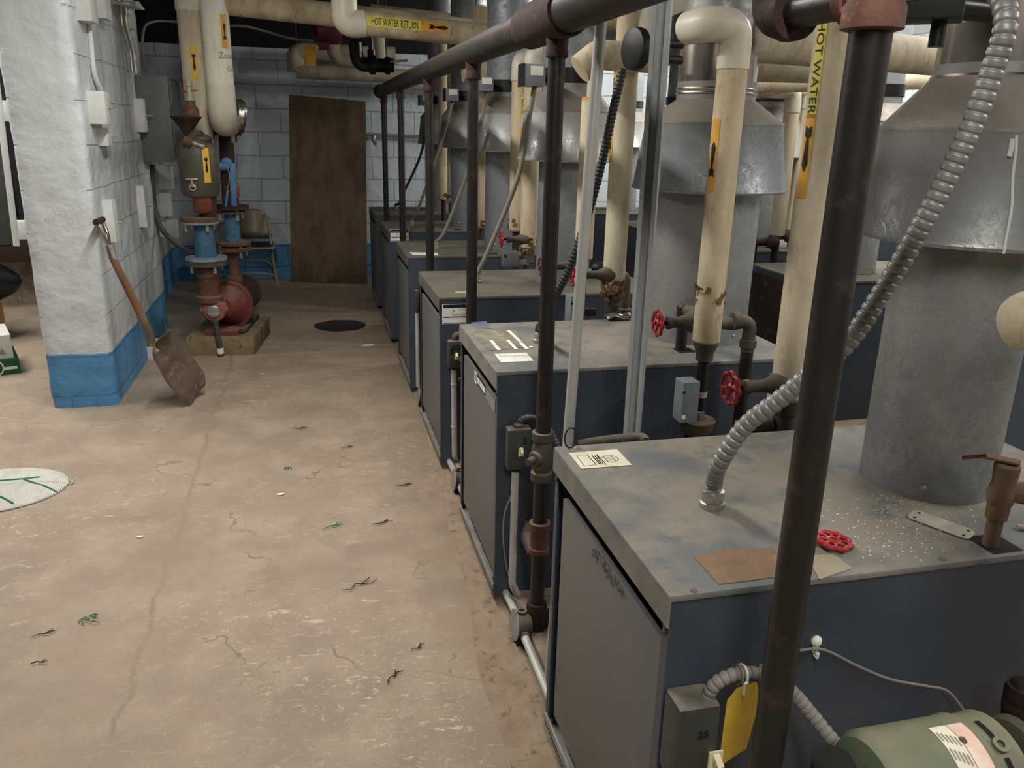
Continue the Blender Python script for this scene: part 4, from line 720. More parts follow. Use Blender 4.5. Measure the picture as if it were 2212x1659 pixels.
for k, ref, bv, ref2, bv2 in ((3, (1143, 440), 538, (1116, 440), 500), (4, (1047, 440), 494, (1032, 400), 470), (5, (978, 380), 438, (958, 380), 432)):
    yb = YN[k-1]+DP[k-1]+.11; ya = YN[k]-.10
    t, x, z0 = riserB(k, lbl[k][0], ref, bv, yb, .043, 1.80 if k == 3 else 2.2, 'wrapd')
    if k == 3:
        zt = 1.86; MB().tube(bend([(x, yb, 1.76), (x, yb, zt), (x+.22, yb+.03, zt+.003), (x+.24, yb+.3, zt+.003)], .06), .046, 22).build('elbow_cover', MAT['fitt'], t)
    rag_edge(t, (x, yb), .042, z0-.02, n=40); MB().lathe((x, yb, z0), (0, 0, 1), [(.02, .04-z0), (.02, -.08), (.034, -.07), (.034, .0)], 14).build('valve_body', MAT['iron'], t)
    if k == 3:
        valve(t, (x-.02, yb-.01, zat(1115, 515, x, yb)), (-1, 0, 0), x-.02-PY(1081, 517, yb).x, .036)
        bx_ = PY(1106, 560, yb-.03); ch, cl = zat(1106, 542, bx_.x, yb-.03), zat(1106, 575, bx_.x, yb-.03); ab = thing('aquastat_box', 'small grey control box in front of the fourth boiler', 'control box', (bx_.x, yb, cl)); MB().box((bx_.x-.05, yb-.06, cl), (bx_.x+.03, yb+.01, ch), .004).build('housing', MAT['boxg'], ab); MB().cyl((bx_.x-.045, yb-.0605, ch-.02), (bx_.x-.045, yb-.064, ch-.02), .007, n=10).build('knockout', MAT['ink'], ab)
        patch(.05, .03, 'bracket', MAT['zinc'], ab, (bx_.x+.07, yb-.03, cl+.02), (1, 0, 0), (0, 0, 1)); MB().box((bx_.x+.03, yb-.03, cl+.005), (bx_.x+.09, yb-.02, cl+.035)).build('bracket_arm', MAT['zinc'], ab)
    t2, x2, z2 = riserB(k, lbl[k][1], ref2, bv2, ya, .041, 1.77 if k == 3 else 2.25, 'wrapd')
    if k == 3:
        MB().tube(bend([(x2, ya, 1.74), (x2, ya, 1.845), (x2+.12, ya+.2, 1.848)], .06), .045, 22).build('elbow_cover', MAT['fitt'], t2)
        n = near_n(x2, ya)+V((-.9, 0, 0)) ; n = near_n(x2, ya)+V((.9, -.3, 0)); z1, z2_ = zat(1130, 190, x2, ya), zat(1130, 247, x2, ya); 
        pipe_label(t2, (x2, ya, 0), (0, 0, -1), near_n(x2, ya)+V((.55, 0, 0)), .0415, [('yel2', -(z1+z2_)/2, z1-z2_+.05, .022, ''), ('text', -(z1+z2_)/2, z1-z2_, .017, 'HOT WATER'), ('orange', -(zat(1110, 275, x2, ya)+zat(1110, 390, x2, ya))/2, zat(1110, 275, x2, ya)-zat(1110, 390, x2, ya), .022, ''), ('arrow', -(zat(1110, 300, x2, ya)+zat(1110, 350, x2, ya))/2, .12, .016, '')])
    MB().cyl((x2, ya, z2+.01), (x2, ya, .04), .02, n=12).build('boiler_nipple', MAT['drust'], t2); rag_edge(t2, (x2, ya), .040, z2-.01, n=20)
# second-row risers seen through the gaps
for lb, ref, bv, tv, y in (('insulated pipe of the second row with flat elbow, right of the bright vent hood', (1697, 350), 512, 195, 4.4), ('thin insulated pipe of the second row right beside it', (1730, 350), 500, 190, 4.75)):
    x, _ = axis(*ref, y); zb, zt = zat(ref[0], bv, x, y), zat(ref[0], tv, x, y); t = thing('insulated_riser', lb, 'pipe', (x, y, zb), 'insulated pipes of the second row')
    MB().lathe((x, y, 0), (0, 0, 1), [(.03, zb), (.044, zb+.01), (.044, zt-.08)], 22).build('pipe_wrap', MAT['wrap'], t)
    MB().tube(bend([(x, y, zt-.12), (x, y, zt), (x-.28, y-.02, zt+.0)], .07), .047, 22).build('elbow_cover', MAT['fitt'], t)
    mb = MB(); mb.cyl((x, y, zb+.02), (x, y, .04), .022, n=12); mb.tube(bend([(x, y, zb-.03), (x-.16, y-.02, zb-.03), (x-.16, y-.02, .04)], .03), .024, 12); mb.sphere((x-.05, y-.05, zb-.03), .04); mb.build('valve_body', MAT['drust'], t)
o = MB().cyl(PY(1633, 505, 5.3)+V((0, 0, -.75)), PY(1643, 300, 5.3), .018, n=14); o = o.build('thin_black_pipe', MAT['drust']); tag(o, 'thin black pipe against the bright wall right of the grey hood', 'pipe')
# ------------------------------------------------------------------ overhead mains
def main(label, pts, r, m='wrap', rad=.12, group='overhead insulated pipes', seams=(), name='insulated_pipe'):
    t = thing(name, label, 'pipe', pts[0], group); MB().tube(bend(pts, rad, 10), r, 28).build('pipe_wrap', MAT[m], t)
    Q = bend(pts, rad, 10)
    for q in (Q[len(Q)//2], Q[-1].lerp(Q[-2], .15)):
        if q.z+r+.02 < ZC: MB().cyl((q.x, q.y, q.z+r-.004), (q.x, q.y, ZC-.002), .005, n=8).build('hanger_rod', MAT['iron'], t)
    for (c, d) in seams: MB().lathe(c, d, [(r+.0015, -.012), (r+.002, .0), (r+.0015, .012)], 28, False).build('seam_band', MAT['ink' if False else 'wrapd'], t)
    return t
y1 = 5.75
# pump risers
xa = PY(425, 200, 5.85).x; xb = PY(471, 120, 5.66).x
zlo = zat(435, 338, xa, 5.85)
ta = thing('insulated_riser', 'left cream insulated pipe above the red pump, small yellow arrow pointing down', 'pipe', (xa, 5.85, zlo), 'insulated pipes above the pump')
lean = PY(432, 320, 5.85).x-PY(412, 60, 5.85).x
def sl(z): return V((PY(425, 200, 5.85).x, 5.85, z))
MB().cyl((xa, 5.85, zlo), (xa, 5.85, zat(405, 24, xa, 5.85)), .078, .078, 30).build('pipe_wrap', MAT['wrap'], ta)
MB().cyl((xa, 5.85, zat(405, 24, xa, 5.85)), (xa, 5.85, ZC), .083, n=30).build('fitting_cover', MAT['wrapw'], ta)
z1, z2 = zat(412, 100, xa, 5.85), zat(412, 172, xa, 5.85)
pipe_label(ta, (xa, 5.85, (z1+z2)/2), (0, 0, -1), near_n(xa, 5.85), .079, [('yellow', 0, z1-z2, .042, ''), ('arrow', 0, (z1-z2)*.52, .021, '')])
tb = thing('insulated_riser', 'right white insulated pipe above the red pump with pencil writing and rounded elbow', 'pipe', (xb, 5.66, zat(478, 250, xb, 5.66)), 'insulated pipes above the pump')
zt = zat(474, 185, xb, 5.66)
MB().cyl((xb, 5.66, zt), (xb, 5.66, ZC), .082, n=30).build('pipe_wrap', MAT['wrapw'], tb)
ye = 5.98; MB().tube(bend([(xb, 5.66, zt+.005), (xb, 5.66, zt-.22), (xb+.01, ye, zt-.22)], .15, 12), .086, 28).build('elbow_cover', MAT['fitt'], tb)
MB().lathe((xb+.06, 5.86, zt-.17), (.75, .25, -.1), [(.095, .0), (.105, .03), (.095, .05), (.05, .06)], 20).build('foil_end', MAT['foil'], tb)
z1, z2 = zat(476, 33, xb, 5.66), zat(480, 106, xb, 5.66); n = near_n(xb, 5.66)+V((.75, 0, 0))
pipe_label(tb, (xb, 5.66, (z1+z2)/2), (0, 0, 1), n, .083, [('orange', 0, z1-z2, .042, ''), ('arrow', 0, (z1-z2)*.52, .022, '')])
u = V((1, 0, 0)); n2 = (near_n(xb, 5.66)+V((.42, 0, 0))).normalized()
for tx, vv, sz, sh in (('Zone', 122, .050, .024), ('Gr', 150, .045, .042)):
    a = V((0, 0, 1)).cross(n2); zz = zat(480, vv, xb, 5.66); bm = text_bm(tx, sz)
    # read across the pipe: circumference is the reading direction
    for v in bm.verts: v.co = V((v.co.y, -(v.co.x+sh), 0))
    put_bm(bm, (xb, 5.66, zz), (0, 0, 1), n2.cross(V((0, 0, 1))), .083, .001).build('pencil_writing', MAT['greyink'], tb, smooth=False)
# mains crossing the aisle
za = zat(600, 18, PY(600, 18, 5.7).x, 5.7)
p0 = V((xb+.07, 5.68, zat(490, 5, xb, 5.66))); p1 = PY(745, 35, 5.72); d = p1-p0
main('stained insulated main running right from the white pump pipe', [p0, p0+d*2.6], .072, 'wrapd')
pa, pb = PY(760, 48, 5.2), PY(960, 68, 5.2); d = (pb-pa)
th = main('insulated main lettered HOT WATER RETURN with black arrow', [pa, pa+d*2.4], .068, 'wrapd')
MB().tube(bend([(pa.x-.04, 5.2, ZC), (pa.x-.04, 5.2, pa.z-.015), pa+d*.14], .13, 12), .074, 26).build('elbow_cover', MAT['fitt'], th)
q0, q1 = PY(793, 64, 5.2), PY(905, 66, 5.2); L = (q1-q0).length; mid = pa+d*.5
def along(u, v): return (PY(u, v, 5.14)-pa).dot(d.normalized())
ad = d.normalized(); nn = V((0, -1, 0.15))
s0, s1, s2, s3, s4 = [along(u, 68) for u in (795, 802, 902, 952, 966)]
pipe_label(th, pa, ad, nn, .069, [('yel2', (s0+s2)/2+.015, s2-s0+.05, .060, ''), ('text', (s1+s2)/2, s2-s1, .040, 'HOT WATER RETURN'), ('orange', (s2+.02+s4)/2, s4-s2-.02, .060, ''), ('arrow', (s2+.07+s4)/2, s4-s2-.06, .026, '')])
# rear pipes under the beam
z = PY(720, 157, 8.1).z
main('grimy insulated pipe along the back wall with a rounded end', [PY(640, 154, 8.1), PY(830, 163, 8.1)+V((0, 0, 0)), PY(1050, 172, 8.1)], .062, 'wrapg')
main('grimy insulated pipe rising from the back wall run behind the orange tag', [PY(640, 154, 8.1)+V((.0, .02, .0)), PY(636, 110, 8.12), PY(636, 105, 8.12)+V((.9, .0, -.02))], .075, 'wrapg', .10)
main('small white insulated elbow pipe behind the maroon motor', [PY(718, 60, 7.6), PY(718, 128, 7.6), PY(850, 140, 7.6)], .055, 'wrapg', .12)
main('vertical grimy insulated pipe under the lettered main', [PY(815, 20, 7.0), PY(820, 140, 7.0)], .05, 'wrapg')
q = PY(806, 153, 7.9); 
t = thing('circulator_motor', 'maroon motor hanging under the overhead main', 'motor', PY(700, 75, 7.0))
c = PY(705, 66, 7.0); MB().lathe(c+V((-.10, 0, 0)), (1, 0, 0), [(.05, 0), (.095, .03), (.10, .06), (.10, .18), (.08, .22)], 24).build('motor_body', MAT['maroon'], t); MB().box(c+V((-.07, -.04, -.14)), c+V((.02, .04, -.06)), .01).build('junction_box', MAT['maroon'], t)
MB().cyl(c+V((.1, 0, 0)), c+V((.24, 0, -.01)), .045, n=18).build('shaft_bracket', MAT['soot'], t)
for i in range(1): MB().lathe(c+V((-.075, -.045, -.13)), (0, -1, 0), [(.012, 0), (.012, .02)], 10).build('cable_connector', MAT['zinc'], t)
# black valve and elbow by the header end
t = thing('check_valve', 'sooty black pipe elbow and valve left of the header end', 'valve', PY(800, 130, 6.5))
mb = MB(); mb.tube(bend([PY(768, 92, 6.5), PY(772, 140, 6.5), PY(850, 142, 6.5)], .07), .05, 18); mb.lathe(PY(805, 140, 6.5), (1, 0, 0), [(.05, -.03), (.07, -.02), (.07, .02), (.05, .03)], 18); mb.lathe(PY(836, 142, 6.5), (1, 0, 0), [(.05, -.02), (.062, -.01), (.062, .02)], 18); mb.build('valve_body', MAT['blackg'], t)
mb = MB(); mb.cyl(PY(803, 138, 6.5), PY(800, 78, 6.5), .018, n=12); mb.cyl(PY(803, 130, 6.5), PY(802, 108, 6.5), .03, n=12); mb.build('valve_stem', MAT['blackg'], t)
mb = MB(); mb.box(PY(758, 98, 6.48), PY(800, 74, 6.52), .008); mb.build('actuator', MAT['black'], t); MB().cyl(PY(842, 133, 6.45), PY(880, 131, 6.45), .008, n=10).build('tie_rod', MAT['zinc'], t)
# cable to the motor with a hanging tag
P = [PY(365, 46, 6.9), PY(430, 48, 6.9), PY(488, 55, 6.9), PY(530, 57, 6.9), PY(575, 68, 6.95), PY(630, 83, 7.0), PY(678, 88, 7.0)]
o = MB().tube(spline(P, .03), .010, 10).build('sagging_cable', MAT['cable']); tag(o, 'pale cable sagging under the overhead pipe to the maroon motor', 'cable')
o = MB().box(PY(659, 142, 6.96), PY(681, 99, 6.965)); o = o.build('hanging_tag', MAT['orange'], smooth=False); tag(o, 'orange paper tag hanging in front of the maroon motor', 'tag')
# bracket holding the tag
# mains over the boilers, right half of the picture
main('insulated main passing behind the lettered hot water pipe at upper right', [PY(1600, 82, 2.55), PY(2060, 128, 3.1)], .070, 'wrapg')
main('lower insulated main beneath it, ridged wrap with dark joint', [PY(1590, 140, 2.95), PY(1762, 148, 3.2)], .058, 'wrapg')
main('insulated pipe slanting upward behind the ridged main', [PY(1560, 205, 3.35), PY(1800, 158, 5.6)], .05, 'wrapg')
main('lowest insulated main at upper right running behind the vent cone', [PY(1580, 172, 3.6), PY(2080, 168, 4.2)], .06, 'wrap')
main('insulated main left of the second flue, ending in an elbow above the pipe stub', [PY(1252, 150, 2.9), PY(1292, 118, 2.9), PY(1430, 128, 2.9)], .050, 'wrap', .05)
tt = thing('insulated_pipe', 'white upright insulated elbow above the round damper motor', 'pipe', PY(1385, 60, 2.95), 'overhead insulated pipes'); MB().tube(bend([PY(1380, 140, 3.0), PY(1388, 20, 3.0), PY(1470, -12, 3.0)], .12), .058, 24).build('pipe_wrap', MAT['wrapw'], tt)
main('insulated branch behind the third flue', [PY(1000, 155, 5.1), PY(1160, 158, 5.1)], .06, 'wrap')
main('insulated main high above the second boiler row', [PY(1220, 20, 3.6), PY(1420, 40, 3.6)], .07, 'wrapd')
main('insulated main crossing at the upper left behind the lettered main', [PY(800, 28, 6.4), PY(1010, 52, 6.4)], .06, 'wrapg')
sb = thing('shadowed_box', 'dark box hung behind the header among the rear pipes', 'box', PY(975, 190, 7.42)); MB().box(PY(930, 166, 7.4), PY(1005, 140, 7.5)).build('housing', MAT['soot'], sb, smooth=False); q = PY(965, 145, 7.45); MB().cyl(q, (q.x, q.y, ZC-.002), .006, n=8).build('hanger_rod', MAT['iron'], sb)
o = MB().cyl(PY(785, 290, 8.42), PY(1000, 300, 8.42), .016, n=12).build('wall_pipe', MAT['cable']); tag(o, 'thin grey pipe running along the back wall right of the plywood', 'pipe')
o = MB().tube(bend([PY(809, 293, 8.40), PY(806, 302, 8.38), PY(812, 312, 8.36)], .02), .02, 10); o = o.build('wall_tap', MAT['zinc']); tag(o, 'small tap under the thin wall pipe', 'tap')
# ------------------------------------------------------------------ pump group on its timber plinth
tp = thing('timber_plinth', 'weathered timber frame plinth under the red pump', 'plinth', PZ(480, 735, 0))
A, B_, D_ = PZ(406, 768, 0), PZ(550, 767, 0), PZ(556, 706, 0)
ux = (B_-A).normalized(); uy = V((-ux.y, ux.x, 0)); W = (B_-A).length; Ld = .62; hh = .125
def lp(a, b, z): return A+ux*a+uy*b+V((0, 0, z))
for a0, a1, b0, b1 in ((0, W, 0, .085), (0, W, Ld-.085, Ld), (0, .085, .086, Ld-.086), (W-.085, W, .086, Ld-.086)):
    c = lp((a0+a1)/2, (b0+b1)/2, hh/2); MB().obox(c, ux, uy, (0, 0, 1), ((a1-a0)/2, (b1-b0)/2, hh/2), .006).build('timber_beam', MAT['timber'], tp)
MB().obox(lp(W/2, Ld/2, .025), ux, uy, (0, 0, 1), (W/2-.09, Ld/2-.09, .025)).build('inner_fill', MAT['dark'], tp, smooth=False)
pu = thing('circulating_pump', 'red cast iron pump with motor on the timber plinth', 'pump', lp(W/2, .3, .06))
yP = lp(0, .26, 0).y
MB().obox(lp(W*.50, .11, .105), ux, uy, (0, 0, 1), (W*.26, .07, .055), .008).build('base_foot', MAT['redd'], pu)
for q in (W*.28, W*.80): MB().obox(lp(q, .34, .14), ux, uy, (0, 0, 1), (.022, .24, .016), .003).build('base_rail', MAT['iron'], pu)
c = PY(487, 662, lp(W*.55, .2, 0).y)
ax = (uy*1.0+ux*.05).normalized(); c2 = c+ax*.06
MB().lathe(c2-ax*.05+ux*.01, ax, [(.03, -.075), (.06, -.07), (.095, -.02), (.135, .012), (.140, .02), (.166, .024), (.166, .05), (.150, .055), (.150, .09), (.11, .115), (.08, .13), (.08, .20)], 32).build('volute', MAT['redd'], pu)
MB().lathe(c2+ax*.15, ax, [(.07, 0), (.115, .01), (.125, .05), (.125, .30), (.11, .34), (.05, .35)], 28).build('motor_body', MAT['drust'], pu)
MB().prism([c2+ux*.0+V((0, 0, -.10))+ax*.0, c2+ux*.06+V((0, 0, -.10)), c2+ux*.085+V((0, 0, -.235)), c2-ux*.02+V((0, 0, -.235))], ax*.06).build('pump_foot', MAT['redd'], pu)
zs = zat(440, 640, PY(462, 640, yP).x, yP)
sx = PY(462, 660, yP-.06); cs = PY(462, 672, 5.53)
MB().lathe(cs, (ux.y*0, -1, .0), [(.05, -.14), (.072, -.13), (.075, -.02), (.066, -.004), (.03, 0)], 24).build('suction_strainer', MAT['pinkd'], pu)
MB().sphere(cs+V((0, .085, 0)), .080, 20, (1, 1.2, 1)).build('suction_elbow', MAT['pinkd'], pu)
for s in (-1, 1): MB().lathe(cs+V((s*.07, .03, .0)), (s, 0, 0), [(.03, -.03), (.022, .0), (.014, .016)], 12).build('cap_lug', MAT['pinkd'], pu)
mb = MB(); mb.lathe(cs+V((0, -.003, 0)), (0, -1, 0), [(.040, 0), (.040, .012), (.03, .016)], 18); mb.build('drain_plug', MAT['zinc'], pu)
for s in (-1, 1): MB().box(cs+V((-.036, -.021, s*.016-.006)), cs+V((.036, -.018, s*.016+.006))).build('plug_bar', MAT['rail'], pu)
lg = cs+V((.005, .0, -.07)); MB().cyl(lg, PZ(478, 770, .0)+V((0, 0, .001)), .018, n=14).build('support_leg', MAT['iron'], pu); ft = PZ(478, 770, 0); d = (lg-ft).normalized(); MB().cyl(ft+d*.022, ft+d*.06, .0215, n=14).build('leg_tip', MAT['paper'], pu)
# left column: suction side
xl = PY(455, 560, yP-.03).x; yl = cs.y+.07
def zl_(v): return zat(455, v, xl, yl)
col = thing('pump_inlet_column', 'left flanged pipe column with blue hose and brass tank above the pump', 'pipe', (xl, yl, zl_(640)))
MB().lathe((xl, yl, 0), (0, 0, 1), [(.07, zl_(655)), (.085, zl_(650)), (.085, zl_(640)), (.068, zl_(636)), (.068, zl_(600)), (.075, zl_(597)), (.075, zl_(592)), (.068, zl_(589)), (.066, zl_(572))], 24).build('lower_pipe', MAT['rust'], col)
def flange(t, x, y, z, r=.125, th=.022, m='rust', bolts=True, name='flange'):
    f = MB().lathe((x, y, z), (0, 0, 1), [(r, 0), (r, th), (r*.6, th+.004)], 28).build(name, MAT[m], t)
    if bolts:
        for a in (.6, 2.2, 3.7, 5.3): MB().cyl((x+math.cos(a)*r*.78, y+math.sin(a)*r*.78, z-.045), (x+math.cos(a)*r*.78, y+math.sin(a)*r*.78, z+th+.016), .011, n=8).build('bolt', MAT['zinc'], f)
    return f
zt = [zl_(v) for v in (570, 556, 482, 474)]
flange(col, xl, yl, zt[0]-.004, .13, .028, 'iron'); flange(col, xl, yl, zt[1]-.012, .13, .016, 'flange', False)
MB().lathe((xl, yl, 0), (0, 0, 1), [(.066, zt[1]), (.068, zt[1]+.02), (.062, (zt[1]+zt[2])/2), (.060, zt[2]-.02), (.056, zt[2])], 26).build('blue_hose', MAT['bluem'], col)
xu = xl-.035
flange(col, xu+.015, yl, zt[2], .118, .014, 'flange'); flange(col, xu+.015, yl, zt[2]+.016, .12, .024, 'rust', False)
xk = PY(428, 350, yl).x; zk0, zk1, zk2 = zat(425, 422, xk, yl), zat(425, 330, xk, yl), zat(425, 300, xk, yl)
MB().lathe((xk+.03, yl, 0), (0, 0, 1), [(.055, zt[2]+.04), (.058, zk0-.10), (.062, zk0-.02), (.06, zk0+.03)], 22).build('rusty_neck', MAT['drust'], col)
MB().lathe((xk+.01, yl-.03, 0), (0, 0, 1), [(.05, zt[2]+.07), (.062, zt[2]+.09), (.058, zt[2]+.17), (.04, zt[2]+.18)], 18).build('copper_patch', MAT['copper'], col)
tk = MB().lathe((xk, yl, 0), (0, 0, 1), [(.07, zk0-.012), (.105, zk0), (.118, zk0+.03), (.118, zk1), (.10, zk1+.06), (.06, zk2+.02), (.04, zk2+.05)], 32).build('air_separator_tank', MAT['olive'], col)
nn = near_n(xk, yl)+V((.45, 0, 0)); z1, z2 = zat(432, 318, xk, yl), zat(432, 392, xk, yl)
pipe_label(col, (xk, yl, (z1+z2)/2), (0, 0, -1), nn, .1195, [('yellow', 0, z1-z2, .042, ''), ('arrow', 0, (z1-z2)*.46, .021, '')])
MB().obox((xk+.105, yl-.05, (z1+z2)/2-.02), (.8, .6, 0), (-.6, .8, 0), (0, 0, 1), (.028, .006, .09), .002).build('name_plate', MAT['iron'], col)
ck = PY(416, 405, yl-.125); mb = MB(); mb.lathe(ck+V((0, .03, 0)), (0, -1, 0), [(.02, 0), (.022, .03), (.013, .032), (.012, .01)], 8); mb.cyl(ck, ck+V((0, 0, .05)), .009, n=10); mb.box(ck+V((-.035, -.006, .045)), ck+V((.035, .006, .055)), .004); mb.build('drain_cock', MAT['zinc'], col)
# fill line: tap over a cast funnel, bracket and neck
ff = thing('fill_funnel', 'rusty cast funnel with small green and red tap above the tank', 'tap', (xk, yl, zk2+.05))
def Pk(u, v, dy=0): return PY(u, v, yl+dy)
a = Pk(403, 254); bq = Pk(398, 290)
MB().lathe((a.x, yl-.02, 0), (0, 0, 1), [(.026, bq.z), (.03, bq.z+.02), (.085, a.z-.004), (.092, a.z), (.092, a.z+.008), (.03, a.z+.012)], 26).build('funnel', MAT['drust'], ff)
q = Pk(414, 245); MB().lathe((q.x, yl-.02, 0), (0, 0, 1), [(.05, a.z+.012), (.045, a.z+.05), (.03, a.z+.075), (.028, a.z+.10)], 20).build('vent_body', MAT['rust'], ff)
z5 = a.z+.10; MB().lathe((q.x, yl-.02, 0), (0, 0, 1), [(.027, z5), (.027, z5+.02), (.018, z5+.022), (.015, z5+.08), (.02, z5+.085), (.02, z5+.115)], 16).build('brass_tap', mat('verdigris_brass', (136, 160, 146), (170, 160, 130), 30, .5, .3), ff)
zz = zat(412, 197, q.x, yl); MB().cyl((q.x, yl-.02, z5+.11), (q.x, yl-.02, zz), .006, n=8).build('tap_stem', MAT['iron'], ff)
mb = MB(); mb.obox((q.x, yl-.02, zz), (1, 0, .12), (0, 1, 0), (0, 0, 1), (.046, .010, .006), .004); mb.sphere((q.x, yl-.02, zz), .014); mb.build('tap_handle', MAT['red'], ff)
MB().tube(bend([(a.x, yl-.02, bq.z+.01), (a.x, yl-.02, zk2+.01), (xk-.03, yl, zk1+.09)], .03), .018, 12).build('funnel_drop', MAT['drust'], ff)
MB().sphere((xk+.035, yl-.03, zat(425, 300, xk, yl)), .055, 16, (1.2, 1, .55)).build('relief_cap', MAT['olive'], ff)
mb = MB(); mb.cyl((xk-.02, yl-.1, zat(405, 306, xk, yl)), (xk+.06, yl-.11, zat(418, 316, xk, yl)), .016, n=12); mb.build('side_cock', MAT['zinc'], ff)
MB().lathe((xk-.04, yl-.10, zat(403, 305, xk, yl)), (.9, -.1, -.35), [(.03, -.02), (.03, .03)], 12).build('cock_body', MAT['rust'], ff)
# right column: discharge side
xr, yr = PY(508, 540, yP+.10).x, yP+.10
def zr_(v, u=505): return zat(u, v, xr, yr)
cr = thing('pump_outlet_column', 'right flanged pipe column with blue lever valve above the pump', 'pipe', (xr, yr, zr_(640)))
x0 = PY(507, 600, yr).x
MB().lathe((x0, yr, 0), (0, 0, 1), [(.042, zr_(668)), (.042, zr_(612)), (.036, zr_(608)), (.034, zr_(560)), (.055, zr_(543)), (.075, zr_(538))], 20).build('lower_pipe', MAT['rust'], cr)
MB().lathe((x0, yr, 0), (0, 0, 1), [(.05, zr_(612)), (.054, zr_(610)), (.054, zr_(598)), (.05, zr_(596))], 20).build('coupling', MAT['rust'], cr)
MB().lathe((x0+.0, yr, 0), (0, 0, 1), [(.05, zr_(690)), (.055, zr_(640)), (.05, zr_(612))], 20).build('discharge_neck', MAT['redd'], cr)
x1 = PY(504, 528, yr).x; flange(cr, x1, yr, zr_(540), .12, .022, 'rust'); flange(cr, x1, yr, zr_(528), .12, .018, 'rust', False)
zb, zt2 = zr_(521), zr_(460); x2 = PY(500, 470, yr).x
MB().tube([(x1, yr, zb), ((x1+x2)/2, yr, (zb+zt2)/2), (x2, yr, zt2)], [.056, .05, .046], 24).build('blue_hose', MAT['bluem'], cr)
flange(cr, x2, yr, zt2, .10, .012, 'iron'); x3 = PY(499, 447, yr).x; flange(cr, x3, yr, zat(499, 452, x3, yr), .118, .028, 'drust', False)
x4 = PY(492, 340, yr).x; za = zat(499, 444, x3, yr); zb_ = zat(490, 285, x4, yr)
MB().tube([(x3, yr, za), (x3-.002, yr, (za*2+zb_)/3), (x4, yr, zb_)], [.055, .05, .046], 22).build('upper_pipe', MAT['drust'], cr)
MB().obox((x4+.03, yr-.04, zat(492, 410, x4, yr)), (1, 0, 0), (0, 1, 0), (0, 0, 1), (.03, .03, .05), .012).build('copper_patch', MAT['copper'], cr)
flange(cr, x4, yr, zat(490, 292, x4, yr), .10, .022, 'drust'); MB().lathe((x4+.09, yr-.05, zat(513, 287, x4, yr)), (0, 0, 1), [(.03, 0), (.035, .02), (.03, .03)], 14).build('red_bolt_head', MAT['redd'], cr)
MB().cyl((x4, yr, zb_-.01), (xb, 5.74, zb_+.12), .05, n=18).build('top_neck', MAT['drust'], cr)
def Pr(u, v, dy=0): return PY(u, v, yr-.07+dy)
MB().cyl(Pr(452, 358), Pr(490, 360), .030, n=16).build('valve_arm', MAT['blue'], cr)
MB().tube([Pr(450, 372), Pr(453, 352), Pr(466, 344)], [.03, .034, .012], 12).build('valve_yoke', MAT['blue'], cr)
MB().obox((Pr(502, 352)+Pr(506, 450))/2, (1, 0, 0), (0, 1, 0), (Pr(502, 352)-Pr(506, 450)).normalized(), (.017, .012, (Pr(502, 352)-Pr(506, 450)).length/2), .003).build('lever_strap', MAT['blue'], cr)
MB().cyl(Pr(492, 410, -.02), Pr(487, 451, -.02), .009, n=10).build('lever_rod', MAT['blue'], cr)
MB().lathe(Pr(490, 352), (0, -1, 0), [(.034, -.01), (.034, .014), (.014, .016), (.014, .022)], 18).build('pivot_disc', MAT['blue'], cr)
MB().tube(spline([Pr(490, 356, -.03), Pr(496, 385, -.03), Pr(490, 412, -.03)], .02), .004, 8).build('chain', MAT['zinc'], cr)
MB().cyl(Pr(452, 378), Pr(470, 372), .017, n=12).build('gauge_stub', MAT['drust'], cr)

# ------------------------------------------------------------------ folding chair
yc = 8.0
def Pc(u, v, y=yc): return PY(u, v, y)
ch = thing('folding_chair', 'beige steel folding chair against the back wall behind the pump', 'chair', PZ(560, 622, 0))
fr = PZ(600, 622, 0); sw = .40
hx = V((1, 0, 0)); s0 = PY(580, 532, fr.y+.05); fl = fr-hx*sw
def rod(pts, r=.012, name='leg', m='chair'): return MB().tube(bend(pts, .05, 6), r, 10).build(name, MAT[m], ch)
zS = zat(577, 533, fr.x, fr.y+.05); zT = zat(548, 455, fr.x-.12, fr.y+.42)
for s, xx in ((0, fr.x), (1, fr.x-sw-.02)):
    k = -1 if s == 0 else 1
    rod([(xx, fr.y, .012), (xx+k*.03, fr.y+.14, zS*.55), (xx+k*.055, fr.y+.28, zS+.10), (xx+k*.09, fr.y+.42, zT-.03)], .0115, 'leg')
    rod([(xx+k*.05, fr.y+.48, .012), (xx+k*.045, fr.y+.18, zS*.6), (xx+k*.03, fr.y+.06, zS-.02)], .0105, 'leg')
rod([(fr.x-.008, fr.y+.07, .10), (fr.x-.10, fr.y+.05, .135), (fr.x-sw+.08, fr.y+.05, .135), (fr.x-sw-.012, fr.y+.07, .10)], .008, 'stretcher'); rod([(fr.x-.05, fr.y+.42, .13), (fr.x-.10, fr.y+.40, .20), (fr.x-sw+.08, fr.y+.40, .20), (fr.x-sw+.03, fr.y+.42, .13)], .008, 'stretcher')
st = MB().grid(lambda u, v: V((fr.x-.03-(sw-.04)*u, fr.y-.02+.40*v, zS-.025*math.sin(PI*u)*math.sin(PI*v))), 14, 12).build('seat', MAT['chaird'], ch, solid=.012)
MB().tube(bend([(fr.x-.02, fr.y+.34, zS-.004), (fr.x-.015, fr.y-.03, zS-.004), (fr.x-sw-.005, fr.y-.03, zS-.004), (fr.x-sw, fr.y+.34, zS-.004)], .05), .011, 10).build('seat_rim', MAT['chair'], st)
def bk(u, v):
    w = (sw-.10)*.5; a = (u-.5)*2; top = 1-.35*abs(a)**2.5
    z = zT-.23+(.25*v)*(top); return V((fr.x-sw/2-.01+a*(w+.02*(1-v)), fr.y+.40-.05*math.cos(a*1.4)+.03*v+.03, z))
MB().grid(bk, 18, 8).build('backrest', MAT['chair'], ch, solid=.012)
